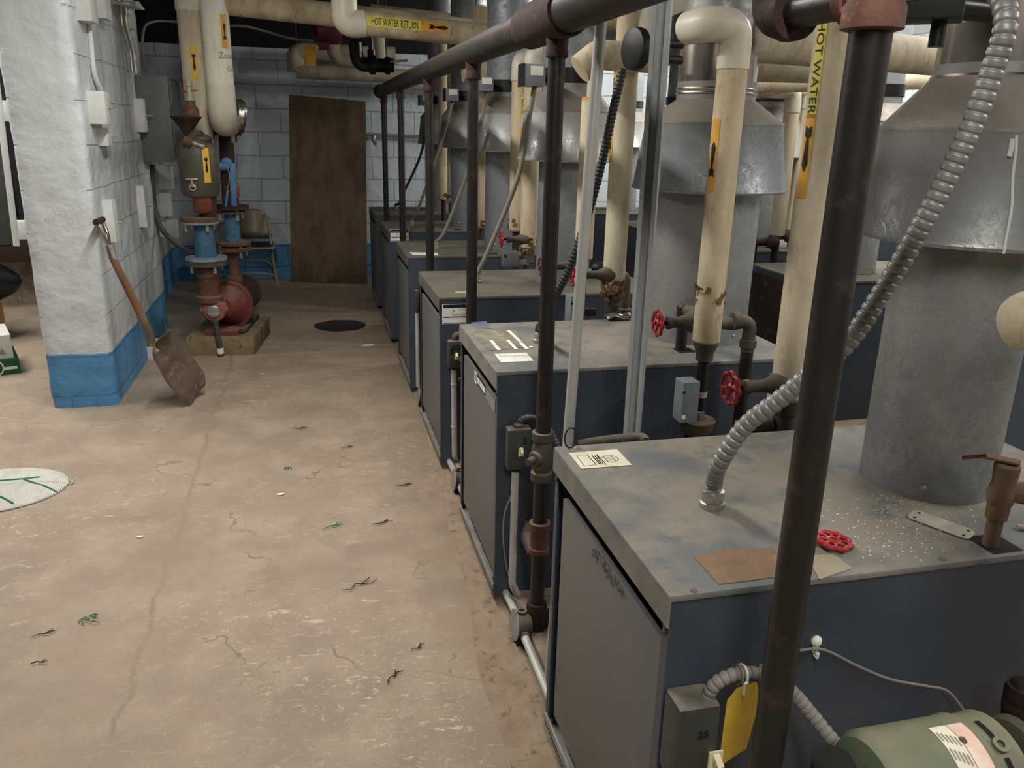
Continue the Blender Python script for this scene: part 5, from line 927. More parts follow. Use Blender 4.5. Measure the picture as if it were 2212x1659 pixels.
MB().grid(lambda u, v: V((fr.x-sw/2-.01+(u-.5)*(sw-.09), fr.y+.36-.02+.0*v, zS+.04+(zT-.27-zS)*v)), 4, 4).build('back_pad', MAT['chaird'], ch, solid=.008)
# ------------------------------------------------------------------ plywood
a, b = PY(628, 611, 8.25), PY(793, 616, 8.02); a.z = b.z = .004; ta_, tb_ = PY(624, 204, 8.33), PY(789, 219, 8.10)
d = (b-a).normalized(); n = d.cross((ta_-a).normalized()).normalized()
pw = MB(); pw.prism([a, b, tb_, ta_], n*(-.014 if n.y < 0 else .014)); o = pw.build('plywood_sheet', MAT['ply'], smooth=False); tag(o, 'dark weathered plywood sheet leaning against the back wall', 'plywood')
# floor drain cover / patch
c = PZ(735, 704, .0); rx = (PZ(790, 704, 0)-PZ(680, 705, 0)).length/2
import mathutils
pts = [c+V((math.cos(t)*rx*(1+.03*math.sin(5*t)), math.sin(t)*rx*.95*(1+.03*math.cos(7*t)), 0)) for t in [2*PI*i/40 for i in range(40)]]
mb = MB(); mb.prism(pts, (0, 0, .006)); o = mb.build('drain_cover', MAT['wet'], smooth=False); tag(o, 'round black drain cover set in the floor near the plywood', 'drain cover')

# ------------------------------------------------------------------ shovel
sh = thing('shovel', 'scoop shovel with worn wooden shaft and metal grip leaning on the white pier', 'shovel', PZ(410, 868, 0))
tip = PZ(428, 862, .0); top = PX(213, 478, -1.045); neck = PD(330, 745, 4.60); knee = PD(318, 700, 4.57)
tip.z = .004
def Ps(u, v, r): return PD(u, v, r)
r0, r1 = math.hypot(top.x, top.y), 4.60
def rr(v): return r0+(r1-r0)*(v-478)/(745-478)
shaft = [Ps(243, 556, rr(556)), Ps(305, 682, rr(682))]
MB().cyl(shaft[0], shaft[1], .0185, .020, 14).build('wooden_shaft', MAT['wood'], sh)
MB().tube(spline([Ps(303, 678, rr(678)), Ps(316, 705, rr(705)), Ps(325, 728, rr(728)), Ps(326, 748, rr(748))], .01), [.0235]*1 and .023, 12).build('socket', MAT['scoop'], sh)
MB().tube([Ps(235, 530, rr(530)), Ps(243, 556, rr(556)), Ps(246, 562, rr(562))], [.019, .0205, .0205], 12).build('ferrule', MAT['chrome'], sh)
g0 = Ps(236, 532, rr(532)); ga, gb = top+V((.0, -.045, .0)), top+V((.0, .075, 0))
for q in (ga, gb): MB().tube(spline([g0, (g0+q)/2+(q-top)*.35, q], .01), .0105, 10).build('grip_fork', MAT['chrome'], sh)
MB().cyl(ga+V((0, -.012, 0)), gb+V((0, .012, 0)), .016, n=14).build('grip', MAT['drust'], sh)
# dished blade
hd = PD(330, 748, 4.60); L = (tip-hd).length; dv = (tip-hd).normalized(); side = dv.cross(V((.62, -.55, .56))).normalized(); nb = side.cross(dv).normalized()
if nb.z < 0: nb = -nb
def bl(u, v):
    a = (u-.5)*2; w = .085+.045*min(1, v*2.4); w *= (1 if v < .8 else math.sqrt(max(.02, 1-((v-.8)/.2)**2*.62)))
    s = L*(v*1.0); dish = .052*(abs(a)**2.2)*(1-.45*v)+(.06*(1-v/.12)**2 if v < .12 else 0)*(.5+.5*abs(a))
    return hd+dv*(s-.02)+side*a*w+nb*dish
MB().grid(bl, 20, 26).build('scoop_blade', MAT['scoop'], sh, solid=.0025, ang=60)
# ------------------------------------------------------------------ carton behind the shovel
c = PZ(338, 782, 0); o = MB().box((c.x-.07, c.y+.06, .0), (c.x+.06, c.y+.18, .115), .003); o = o.build('small_carton', MAT['cardw'], smooth=False); tag(o, 'small white carton on the floor behind the shovel blade', 'carton')

# ------------------------------------------------------------------ electrics on the pier
xw = -1.078
def wallbox(name, label, cat, u0, v0, u1, v1, d, m, yw=None, group=None, parent=None, bev=.004, xx=xw):
    p, q = PX(u0, v0, xx), PX(u1, v1, xx); y0 = p.y; y1 = y0+(yw or (q.y-p.y)); z1, z0 = p.z, q.z
    t = thing(name, label, cat, (xx, (y0+y1)/2, z0), group); MB().box((xx, y0, z0), (xx+d, y1, z1), bev).build('housing', MAT[m], t); return t, (y0, y1, z0, z1)
EG = 'white painted electrical boxes on the pier'
t, q = wallbox('switch_box', 'dusty white switch box with toggle at the end of the upper conduit', 'switch box', 184, 196, 205, 268, .085, 'white', .13, EG)
MB().cyl((xw+.085, (q[0]+q[1])/2, (q[2]+q[3])/2), (xw+.125, (q[0]+q[1])/2, (q[2]+q[3])/2+.01), .006, n=10).build('toggle', MAT['zinc'], t)
t, q = wallbox('outlet_box', 'white outlet box just below the dusty switch box', 'outlet box', 208, 276, 226, 314, .05, 'white', .12, EG)
MB().cyl((xw+.05, q[1]-.03, q[2]+.05), (xw+.075, q[1]-.03, q[2]+.05), .005, n=8).build('cover_screw', MAT['zinc'], t)
t, q = wallbox('switch_box', 'white switch box with toggle overlapping the grey breaker box', 'switch box', 287, 212, 302, 285, .055, 'white', .11, EG)
MB().cyl((xw+.055, q[0]+.06, (q[2]+q[3])/2), (xw+.10, q[0]+.06, (q[2]+q[3])/2), .006, n=8).build('toggle', MAT['zinc'], t)
t, q = wallbox('breaker_box', 'large grey breaker box on the far end of the pier', 'breaker box', 289, 162, 306, 350, .205, 'boxg', .62, bev=.006)
MB().box((xw+.206, q[0]+.02, q[2]+.02), (xw+.216, q[1]-.02, q[3]-.02), .004).build('door', MAT['boxg'], t)
t, q = wallbox('outlet_box', 'white box at pier height behind the shovel grip', 'outlet box', 219, 433, 236, 520, .05, 'white', .10, EG)
MB().cyl((xw+.05, q[1]-.02, q[2]+.10), (xw+.08, q[1]-.02, q[2]+.10), .006, n=8).build('toggle', MAT['zinc'], t)
t, q = wallbox('switch_box', 'narrow white box with toggle below the breaker box', 'switch box', 291, 402, 304, 490, .05, 'white', .12, EG)
MB().cyl((xw+.05, q[0]+.07, (q[2]+q[3])/2), (xw+.09, q[0]+.07, (q[2]+q[3])/2+.005), .006, n=8).build('toggle', MAT['zinc'], t)
t, q = wallbox('junction_box', 'small painted junction box high on the pier', 'junction box', 262, 28, 276, 66, .05, 'white', .14, EG)
for i, (u0, v1, lb) in enumerate(((162, 44, 'left of two white rectangular ducts dropping from the ceiling on the pier'), (196, 38, 'right of two white rectangular ducts dropping from the ceiling on the pier'))):
    p = PX(u0+4, v1, xw); o = MB(); o.box((xw, p.y, p.z), (xw+.07, p.y+.15, ZC-.001), .004); o = o.build('cable_duct', MAT['white']); tag(o, lb, 'duct', 'cable ducts on the pier')
p = PX(183, 46, xw); q_ = PX(202, 198, xw); o = MB().tube(spline([(xw+.016, PX(185, 46, xw).y, p.z+.02), PX(190, 100, xw)+V((.016, 0, 0)), PX(196, 160, xw)+V((.018, 0, 0)), PX(206, 205, xw)+V((.03, .02, 0)), PX(214, 245, xw)+V((.012, 0, 0)), PX(216, 278, xw)+V((.012, 0, 0))], .03), .013, 12).build('white_conduit', MAT['white']); tag(o, 'white painted conduit linking the left duct to the switch boxes', 'conduit')
for i, (u, lb) in enumerate(((281, 'left of the bare thin conduits above the breaker box'), (292, 'right of the bare thin conduits above the breaker box'))):
    p = PX(305+i*4, 160, xw+.1); yy = p.y; o = MB().tube(bend([(xw+.05, yy+.05*i, q[3] if False else 1.78), (xw+.05, yy+.05*i, 1.9), (xw+.03, yy-.05+.08*i, 2.05), (xw+.03, yy-.05+.08*i, ZC-.002)], .08), .011, 10).build('thin_conduit', MAT['zinc']); tag(o, lb, 'conduit', 'bare conduits above the breaker box')
P = [PY(316, 160, 6.5), PY(308, 105, 6.5), PY(312, 60, 6.6), PY(335, 46, 6.8), PY(380, 47, 6.9)]
o = MB().tube(spline(P, .03), .009, 10).build('curved_cable', MAT['cable']); tag(o, 'thin cable curving off the top of the breaker box', 'cable')
p = [PY(224, 12, 5.4), PY(280, 20, 6.1)]; o = MB(); o.prism([PX(222, 4, xw+.003), PX(278, 20, xw+.003), PX(262, 0, xw+.003)], (.10, 0, 0)); o = o.build('wall_bracket', MAT['white'], smooth=False); tag(o, 'triangular white bracket high on the pier', 'bracket')
# cluster on the recessed wall past the pier
xv = -1.27; yv = 6.95
def facebox(name, label, cat, u0, v0, u1, v1, y, d, m, group=EG, bev=.008):
    p, q = PY(u0, v0, y), PY(u1, v1, y); t = thing(name, label, cat, ((p.x+q.x)/2, y+d/2, q.z), group); MB().box((p.x, y, q.z), (q.x, y+d, p.z), bev).build('housing', MAT[m], t)
    MB().box((xv, y+d*.3, q.z+.02), (p.x+.01, y+d*.7, p.z-.02)).build('mounting', MAT['white'], t); return t
facebox('outlet_box', 'lumpy white box right under the breaker box', 'outlet box', 338, 358, 374, 410, 6.62, .10, 'white')
facebox('outlet_box', 'flat white box second under the breaker box', 'outlet box', 340, 416, 371, 468, 6.66, .08, 'white')
facebox('outlet_box', 'lowest white round-cornered box behind the curving conduit', 'outlet box', 356, 474, 385, 518, 6.72, .08, 'white', bev=.02)
o = MB().tube(spline([PY(329, 356, 6.35), PY(330, 400, 6.35), PY(334, 450, 6.33), PY(350, 495, 6.25), PY(385, 530, 6.1), PY(418, 552, 5.95)], .02), .019, 12).build('curving_conduit', MAT['swb']); tag(o, 'dark conduit curving from the breaker box down to the pump', 'conduit')
o = MB().tube([PX(333, 380, xw+.01), PX(338, 470, xw+.01), PX(351, 560, xw+.01)], .008, 8).build('thin_wall_cable', MAT['cable']); tag(o, 'thin cable stapled down the pier below the breaker box', 'cable')

# ------------------------------------------------------------------ things in the side bay, left edge
sf = thing('bay_cabinet', 'dark brown cabinet in the side bay left of the pier', 'cabinet', (-2.4, 7.0, .62))
yb = 7.2; p = PY(80, 566, yb); q = PY(-140, 505, yb)
MB().box((p.x-1.3, yb, p.z), (-1.46, yb+.28, PY(40, 505, yb).z), .004).build('bottom_rail', MAT['shelf'], sf)
MB().box((p.x-1.3, yb+.05, PY(40, 505, yb).z), (-1.46, yb+.28, 2.3), .004).build('body', MAT['soot'], sf)
MB().box((p.x-1.3, yb-.01, p.z+.14), (PY(20, 400, yb).x, yb+.05, 2.0), .004).build('grey_panel', MAT['swb'], sf)
for i, (q0, q1, w, lb) in enumerate((((-4, 210), (36, 532), .022, 'long pale strip hanging at the left edge of the picture'),)):
    a, b = PY(*q0, 5.6), PY(*q1, 5.6); u = (b-a).normalized(); s = u.cross(V((0, 1, 0))).normalized(); o = MB(); b = b+(b-a)*0; a = a+(a-b)*((ZC-.01-a.z)/(a.z-b.z)); o.obox((a+b)/2, s, (0, 1, 0), u, (.017, .010, (b-a).length/2), .004); o = o.build('pale_strip', MAT['white']); tag(o, lb, 'strip')
for v0, v1, u0, u1, lb in ((217, 262, -4, 13, 'upper white box at the left edge beside the pale strip'), (478, 518, 32, 54, 'white outlet box hanging beside the pale strip left of the pier')):
    a, b = PY(u0, v1, 5.75), PY(u1, v0, 5.75); o = MB(); o.box((a.x, 5.75, a.z), (b.x, 5.83, b.z), .008); o = o.build('outlet_box', MAT['white']); tag(o, lb, 'outlet box')
# boxes and the bag
a = PZ(46, 806, 0); cb = thing('cardboard_box', 'white and green printed carton lid on the floor at the left edge', 'carton', (a.x-.25, a.y+.1, 0))
y0 = a.y; zt = zat(38, 722, a.x, y0); zg = zat(45, 772, a.x, y0)
ux2 = V((.93, .37, 0)).normalized(); uy2 = V((-ux2.y, ux2.x, 0)); cc = a-ux2*.25+uy2*.18
MB().obox(cc+V((0, 0, zg/2)), ux2, uy2, (0, 0, 1), (.25, .18, zg/2), .003).build('printed_band', MAT['grn'], cb, smooth=False)
MB().obox(cc+V((0, 0, (zg+zt)/2))-ux2*.012, ux2, uy2, (0, 0, 1), (.238, .17, (zt-zg)/2), .003).build('white_upper', MAT['cardw'], cb, smooth=False)
fc = a+V((0, 0, 0))-uy2*.001
def onface(o, z): return a-ux2*o-uy2*.002+V((0, 0, z))
def ringp(name, c, r0, r1, m, parent):
    mb = MB(); n = 24
    for i in range(n):
        t0, t1 = 2*PI*i/n, 2*PI*(i+1)/n; mb.face([c+ux2*math.cos(t)*r+V((0, 0, math.sin(t)*r)) for t, r in ((t0, r0), (t1, r0), (t1, r1), (t0, r1))])
    return mb.build(name, MAT[m], parent, smooth=False)
ringp('recycling_ring', onface(.135, zg*.5), .044, .052, 'paper', cb); mb = MB()
for k in range(3):
    t = 2*PI*k/3+.5; c = onface(.135, zg*.5); e = lambda tt, r: c+ux2*math.cos(tt)*r+V((0, 0, math.sin(tt)*r))
    mb.face([e(t-.7, .030), e(t+.1, .034), e(t+.1, .020), e(t-.7, .018)]); mb.face([e(t+.1, .040), e(t+.65, .027), e(t+.1, .014)])
mb.build('recycling_arrows', MAT['paper'], cb, smooth=False)
patch(.07, .018, 'print_line', MAT['paper'], cb, onface(.05, zg*.42), ux2, (0, 0, 1)); 
for o_ in (.07, .15): put_bm(poly_bm([(-.5, -.4), (.5, -.4), (0, .6)]), onface(o_+.01, (zg+zt)/2-.03)+uy2*.008, ux2, (0, 0, 1), None, .001, .045, .04).build('print_mark', MAT['greyink'], cb, smooth=False)
bb = PZ(18, 735, 0); y2 = bb.y; z2 = zat(10, 655, bb.x, y2); o = MB(); ub = V((.88, .47, 0)).normalized(); vb = V((-ub.y, ub.x, 0)); cb_ = V((bb.x, bb.y, 0))-ub*.28+vb*.2; o.obox((cb_.x, cb_.y, z2/2), ub, vb, (0, 0, 1), (.28, .2, z2/2), .004); o = o.build('cardboard_box', MAT['card'], smooth=False); tag(o, 'brown cardboard box standing behind the green printed carton', 'carton')
def bag(u, v):
    a = 2*PI*u; r = (.26*math.sin(PI*min(1, .15+v*.85))**.7)*(1+.14*math.sin(3*a+v*4)+.07*math.sin(7*a+2)); r *= 1 if v > .08 else .9
    z = z2+.004+.34*v; return V((cb_.x+.17+math.cos(a)*r*.95, cb_.y+.02+math.sin(a)*r*.8, z+.015*math.sin(4*a)*v))
o = MB(); o.grid(bag, 44, 16); o = o.build('plastic_bag', MAT['cloth'], ang=60); tag(o, 'black plastic bag slumped on the brown cardboard box', 'bag')
# ------------------------------------------------------------------ rag on the floor
tipr = PZ(148, 1045, 0); c0 = PZ(-40, 1064, 0)
def rg(u, v):
    a = 2*PI*u; e = (tipr-c0); ex = e.normalized(); ey = V((-ex.y, ex.x, 0)); r = v; sup = abs(math.cos(a))**.9*(1 if math.cos(a) > 0 else -1), math.sin(a)
    p = c0+ex*e.length*r*sup[0]*(1)+ey*.235*r*sup[1]
    z = .004+.022*(1-r**3)+.010*mathutils.noise.noise(V((p.x*9, p.y*9, 0)))*(1-r**4)+.006*math.sin(22*(p.y-c0.y)+3*p.x)*(1-r**4); return V((p.x, p.y, max(z, .003)))
rgt = thing('floor_rag', 'white woven rag with green stripes lying on the floor at the left edge', 'rag', c0)
MB().grid(rg, 60, 20).build('cloth', MAT['rag'], rgt, solid=.004, ang=80)
def ragz(u, v):
    p = PZ(u, v, .02); e = tipr-c0; ex = e.normalized(); ey = V((-ex.y, ex.x, 0)); d = p-c0; r = min(1, math.hypot(d.dot(ex)/e.length, d.dot(ey)/.235)); z = .004+.022*(1-r**3)+.010*mathutils.noise.noise(V((p.x*9, p.y*9, 0)))*(1-r**4)+.006*math.sin(22*(p.y-c0.y)+3*p.x)*(1-r**4); return V((p.x, p.y, max(z, .003)+.003))
for st in ([(0, 1042), (25, 1038), (50, 1036), (85, 1029)], [(50, 1036), (75, 1046), (100, 1052), (122, 1057)], [(0, 1076), (15, 1080), (28, 1084)]):
    MB().tube([ragz(*q) for q in st], .0045, 6).build('green_stripe', MAT['greens'], rgt)
mb = MB(); mb.tube([tipr+V((math.cos(t)*.012+.006, math.sin(t)*.012, .006)) for t in [2*PI*i/16 for i in range(16)]], .003, 6, close=True); mb.build('hanging_loop', MAT['rag'], rgt)
# ------------------------------------------------------------------ switch boxes between the boilers
def swbox(label, y, u0, v0, u1, v1, d=.05, m='swb', tog=None):
    p, q = PY(u0, v0, y), PY(u1, v1, y); t = thing('switch_box', label, 'switch box', ((p.x+q.x)/2, y+d, q.z), 'switch boxes on the boiler sides')
    MB().box((p.x, y, q.z), (q.x, y+d, p.z), .011).build('housing', MAT[m], t)
    if tog:
        a, b = PY(tog[0], tog[1], y), PY(tog[2], tog[3], y); pl = MB().box((a.x, y-.003, b.z), (b.x, y, a.z)).build('toggle_plate', MAT['cream'], t, smooth=False)
        c = (a+b)/2; MB().obox(c+V((0, -.010, .006)), (1, 0, 0), (0, 1, .5), (0, -.5, 1), ((b.x-a.x)*.22, .010, .005)).build('toggle', MAT['cream'], t, smooth=False)
    return t, (p, q)
# first boiler, lower left
ys = YN[0]-.062
t, (p, q) = swbox('dark switch box low on the nearest boiler, conduit with yellow tag at its top', ys, 1469, 1538, 1542, 1690, .062, tog=(1531, 1624, 1556, 1662))
lettering('25', .020, 'pen_marking', MAT['ink'], t, PY(1519, 1588, ys-.0002), (1, 0, 0), (0, 0, 1), None, .001, bold=.0006)
c0 = PY(1522, 1540, ys+.03); MB().lathe(c0, (0, 0, 1), [(.017, -.01), (.017, .012), (.02, .014), (.02, .022), (.014, .026)], 12).build('conduit_connector', MAT['iron'], t)
yy = ys+.03
flexible('ribbed conduit arching from the switch box to the green motor', [c0+V((0, 0, .02)), PY(1527, 1510, yy), PY(1545, 1478, yy-.01), PY(1585, 1458, yy-.015), PY(1640, 1457, yy-.02), PY(1705, 1490, yy-.03), PY(1755, 1545, yy-.05), PY(1800, 1600, yy-.08), PY(1850, 1650, yy-.10), PY(1875, 1690, yy-.10)], .0118, 'flexg', .0115, .0020, fit=False)
tg = thing('yellow_tag', 'yellow paper tag tied to the ribbed conduit by a white strap', 'tag', PY(1590, 1560, yy-.03))
ty = yy-.035
tp_ = [(1592, 1486), (1634, 1472), (1638, 1490), (1634, 1540), (1612, 1618), (1580, 1638), (1551, 1660), (1562, 1590), (1571, 1512)]
pts = [PY(u, v, ty+.010*math.sin((v-1480)/45)+.02*(v-1480)/180) for u, v in tp_]
mb = MB(); mb.face(pts); bmesh.ops.triangulate(mb.bm, faces=mb.bm.faces[:]); mb.build('paper', MAT['yellow'], tg, smooth=False)
cz = PY(1603, 1457, yy-.015); mb = MB(); dvec = (PY(1640, 1457, yy)-PY(1585, 1458, yy)).normalized(); u_, w_ = ortho(dvec)
mb.tube([cz+(u_*math.cos(a)+w_*math.sin(a))*.0155 for a in [2*PI*i/20 for i in range(20)]], .0022, 6, close=True); mb.tube([cz+V((.004, -.012, -.006)), PY(1608, 1478, ty-.006), PY(1606, 1500, ty-.004)], .0022, 6); mb.build('strap', MAT['paper'], tg)
MB().tube([cz-dvec*.008+(u_*math.cos(a)+w_*math.sin(a))*.0155 for a in [2*PI*i/20 for i in range(20)]], .002, 6, close=True).build('strap', MAT['cable'], tg)
# cable with clamp on the boiler side
yc_ = YN[0]-.006
o = MB().tube(spline([PY(1640, 1440, yc_), PY(1690, 1415, yc_), PY(1735, 1404, yc_-.004), PY(1770, 1402, yc_-.006), PY(1800, 1412, yc_-.006), PY(1855, 1440, yc_-.006), PY(1925, 1468, yc_-.008), PY(2000, 1482, yc_-.01), PY(2045, 1492, yc_-.012), PY(2075, 1525, yc_-.02), PY(2105, 1568, yc_-.035), PY(2145, 1590, yc_-.05), PY(2190, 1588, yc_-.06), PY(2230, 1560, yc_-.06)], .01), .0026, 8).build('grey_cable', MAT['cable']); tag(o, 'thin grey cable looping across the side of the nearest boiler', 'cable')
c = PY(1762, 1383, YN[0]); o = MB(); o.lathe(c, (0, -1, 0), [(.0095, -.001), (.010, .004), (.006, .009), (.004, .010)], 12); o.box(c+V((-.006, -.004, -.022)), c+V((.006, -.0015, 0)), .001); o.tube([c+V((0, -.003, -.016)), c+V((0, -.011, -.020)), c+V((0, -.010, -.027)), c+V((0, -.003, -.026))], .0035, 6); o = o.build('cable_clip', MAT['paper']); tag(o, 'white cable clip screwed to the side of the nearest boiler', 'clip')
# green motor at the bottom right
mo = thing('green_motor', 'dusty green circulator motor at the lower right corner with white and pink label', 'motor', PY(1960, 1659, .85))
ma = PD(1795, 1690, 1.10); mbp = PD(2105, 1640, 1.33); ma, mbp = V((.765, .80, .578)), V((1.0, .80, .578)); d = (mbp-ma).normalized(); L = (mbp-ma).length
R = .088
MB().lathe(ma, d, [(.05, -.02), (R*.9, -.015), (R, .0), (R, L*.62), (R*1.02, L*.64), (R*1.02, L*.66), (R*.99, L*.68)], 44).build('motor_shell', MAT['green'], mo)
MB().lathe(ma, d, [(R*.98, L*.68), (R*.97, L*.80), (R*1.0, L*.82), (R*1.0, L*.86), (R*.88, L*.90), (R*.35, L*.93)], 44).build('end_bell', MAT['green'], mo)
MB().lathe(ma, d, [(R*.995, L*.845), (R*1.0, L*.85), (R*.9, L*.895), (R*.36, L*.925), (R*.3, L*.90)], 44).build('black_rear_ring', MAT['blackg'], mo)
u1 = V((0, 0, 1)); n = (V((-.1, -.55, .83))-d*d.dot(V((-.1, -.55, .83)))).normalized(); uu = n.cross(d)
s = patch(L*.125, .13, 'spec_label', MAT['offw'], mo, ma+d*L*.44, d, uu, R, .0008); 
for i in range(5): 
    for j in range(4): patch(L*.010, .016, 'label_line', MAT['greyink'], s, ma+d*L*(.393+.022*i), d, uu, R, .0016, 0, .045-.028*j-.003*i)
patch(L*.115, .13, 'warning_label', MAT['pinkl'], mo, ma+d*L*.565, d, uu, R, .0008)
for i, off in enumerate((.045, -.018, -.07)): patch(L*.035, .036, 'vent_slot', MAT['dark'], mo, ma+d*L*.735, d, uu, R*.985, .0012, 0, off)
MB().lathe(ma+d*L*.74+(n*math.cos(.2)+uu*math.sin(.2))*R, (n*math.cos(.2)+uu*math.sin(.2)), [(.012, -.006), (.012, .004), (.006, .004), (.006, -.004)], 14).build('bolt_boss', MAT['green'], mo)
MB().lathe(ma+d*L*.52+n*R*.8+V((0, .02, .015)), (n+V((0, .8, .4))), [(.01, -.01), (.009, .008), (.004, .016)], 10).build('oil_cup', MAT['iron'], mo)
MB().cyl(ma+d*L*.92, ma+d*(L+.10), .022, n=14).build('shaft_housing', MAT['iron'], mo)
MB().lathe(ma, d, [(.03, L*1.02), (.07, L*1.04), (.075, L*1.10), (.05, L*1.14)], 24).build('coupler', MAT['olive'], mo)
MB().lathe(PY(1800, 1655, .80), V((-.2, -.2, 1)), [(.03, -.03), (.03, .006), (.02, .01)], 16).build('terminal_box', MAT['dark'], mo)
o = MB(); 
for i, q in enumerate(((2210, 1500, .03), (2205, 1525, .03), (2218, 1555, .035), (2204, 1590, .035), (2225, 1600, .045))): o.sphere(PY(q[0], q[1], YN[0]-.12), q[2], 12)
o.cyl(PY(2215, 1480, YN[0]-.12), PY(2215, 1640, YN[0]-.12)+V((0, 0, -.62)), .028, n=12); o = o.build('black_valve', MAT['drust']); tag(o, 'black corroded valve at the right edge behind the green motor', 'valve')
# small white mark on jacket is left out; relief valve on the lid
rv = thing('relief_valve', 'brown relief valve with red lever tag rising from the nearest lid', 'valve', PZ(2148, 1178, BZ1))
b0 = PZ(2138, 1178, BZ1); d0 = math.hypot(b0.x, b0.y)
def Pv(u, v): return PD(u, v, d0)
zq = [zat(u, v, b0.x, b0.y) for u, v in ((2140, 1118), (2150, 1090), (2155, 1060), (2165, 1010))]
MB().lathe((b0.x, b0.y, 0), (0, 0, 1), [(.0135, BZ1-.06), (.0135, zq[0]), (.018, zq[0]+.002), (.019, zq[1]), (.0175, zq[1]+.004)], 18).build('nipple', MAT['brn'], rv)
MB().lathe((b0.x, b0.y, 0), (0, 0, 1), [(.0175, zq[1]), (.021, zq[1]+.006), (.0225, zq[2]), (.019, zq[2]+.02), (.021, zq[3]-.006), (.021, zq[3]+.006), (.017, zq[3]+.010)], 20).build('body', MAT['brn'], rv)
MB().tube([(b0.x, b0.y, zq[2]), (b0.x+.03, b0.y-.016, zq[2]+.002), (b0.x+.10, b0.y-.05, zq[2])], [.015, .020, .023], 16).build('outlet', MAT['brn'], rv)
zt_ = zq[3]+.012; dc = V((-b0.x, -b0.y, 0)).normalized(); rv_ = V((-dc.y, dc.x, 0)); rv_ = rv_ if rv_.x > 0 else -rv_
MB().obox((b0.x-rv_.x*.012, b0.y-rv_.y*.012, zt_+.003), rv_, dc, (0, 0, 1), (.030, .012, .0022), .001).build('lever', MAT['brn'], rv)
MB().obox(V((b0.x, b0.y, zt_-.001))-rv_*.052+dc*.006, (rv_+V((0, 0, .35))).normalized(), (dc+V((0, 0, .6))).normalized()*-1, (-.2*rv_.x, -.2*rv_.y, 1), (.019, .012, .0012), .0005).build('red_tag', MAT['redd'], rv)
c = PZ(2204, 1140, BZ1+.004); o = MB().lathe(c, (1, -.5, 0), [(.006, -.006), (.006, .016), (.004, .018), (.004, .03)], 10).build('brass_plug', MAT['residue']); tag(o, 'small brass plug lying on the nearest lid at the right edge', 'plug')
# loose plate, handwheel and grit on the lid
q = [PZ(u, v, BZ1) for u, v in ((1962, 1124), (1978, 1111), (2098, 1150), (2104, 1162), (2083, 1170))]
cpt = sum(q, V((0, 0, 0)))/5; a, b = PZ(1975, 1118, BZ1), PZ(2090, 1160, BZ1); dx = (b-a).normalized(); dy = V((-dx.y, dx.x, 0)); L = (b-a).length/2+.008; w = .0165
def rrect(L, w, r, n=5):
    out = []
    for cx, cy, a0 in ((L-r, w-r, 0), (-L+r, w-r, PI/2), (-L+r, -w+r, PI), (L-r, -w+r, 1.5*PI)):
        for i in range(n+1): out.append((cx+r*math.cos(a0+PI/2*i/n), cy+r*math.sin(a0+PI/2*i/n)))
    return out
cm = (a+b)/2; tilt = .004
mp = thing('metal_plate', 'loose pale metal cover plate lying on the nearest lid', 'plate', cm)
MB().prism([cm+dx*x+dy*y+V((0, 0, .0015+.007*(y/w+1)/2)) for x, y in rrect(L, w, .010)], (0, 0, .0018)).build('plate', MAT['plate'], mp)
for x in (-L+.012, L-.012):
    for y in (-.009, .009): MB().lathe(cm+dx*x+dy*y+V((0, 0, .0034+.007*(y/w+1)/2)), (0, 0, 1), [(.0028, 0), (.0028, .0004)], 8).build('screw_hole', MAT['dark'], mp)
c = PZ(1800, 1168, BZ1+.010); mb = MB(); 
hw = thing('loose_handwheel', 'bright red scalloped valve handwheel lying loose on the nearest lid', 'handwheel', PZ(1800, 1168, BZ1)); tilt = V((.08, -.06, 1)).normalized(); u_, w_ = ortho(tilt); Rw = .0285
mb.tube([c+(u_*math.cos(a)+w_*math.sin(a))*Rw*(1+.06*math.cos(8*a)) for a in [2*PI*i/96 for i in range(96)]], .0052, 10, close=True); mb.build('rim', MAT['red'], hw)
for k in range(8):
    a = 2*PI*(k+.5)/8; MB().obox(c+(u_*math.cos(a)+w_*math.sin(a))*Rw*.66+tilt*.001, (u_*math.cos(a)+w_*math.sin(a)), (u_*-math.sin(a)+w_*math.cos(a)), tilt, (Rw*.34, .0024, .002), .0008).build('spoke', MAT['red'], hw)
MB().lathe(c, tilt, [(.006, -.003), (.0135, -.002), (.0145, .002), (.012, .0035), (.007, .004), (.006, .001)], 20).build('hub', MAT['red'], hw)
rnd = random.Random(11); mb = MB()
for i in range(420):
    u, v = rnd.gauss(1960, 95), rnd.gauss(1120, 55)
    if not (1740 < u < 2205 and 1020 < v < 1255): continue
    p = PZ(u, v, BZ1)
    if math.hypot(p.x-VC[0][0], p.y-VC[0][1]) < .14 or p.x > 1.5 or p.y < 1.03: continue
    s = rnd.uniform(.0008, .0028); a = rnd.random()*PI; e = V((math.cos(a), math.sin(a), 0))*s; f_ = V((-e.y, e.x, 0))*rnd.uniform(.3, .8)
    mb.prism([p+e, p+f_, p-e, p-f_], (0, 0, s*.5))
o = mb.build('plaster_grit', MAT['chip'], smooth=False); tag(o, 'white plaster grit sprinkled over the nearest lid around the vent pipe', 'grit', kind='stuff')
for i, (u, v, lb) in enumerate(((1640, 1208, 0), (2034, 1208, 'small screw on the nearest lid below the metal plate'), (1498, 1276, 'small screw near the front corner of the nearest lid'))):
    if lb: o = MB().lathe(PZ(u, v, BZ1), (0, 0, 1), [(.006, 0), (.006, .001), (.003, .0035)], 12).build('screw', MAT['iron']); tag(o, lb, 'screw')
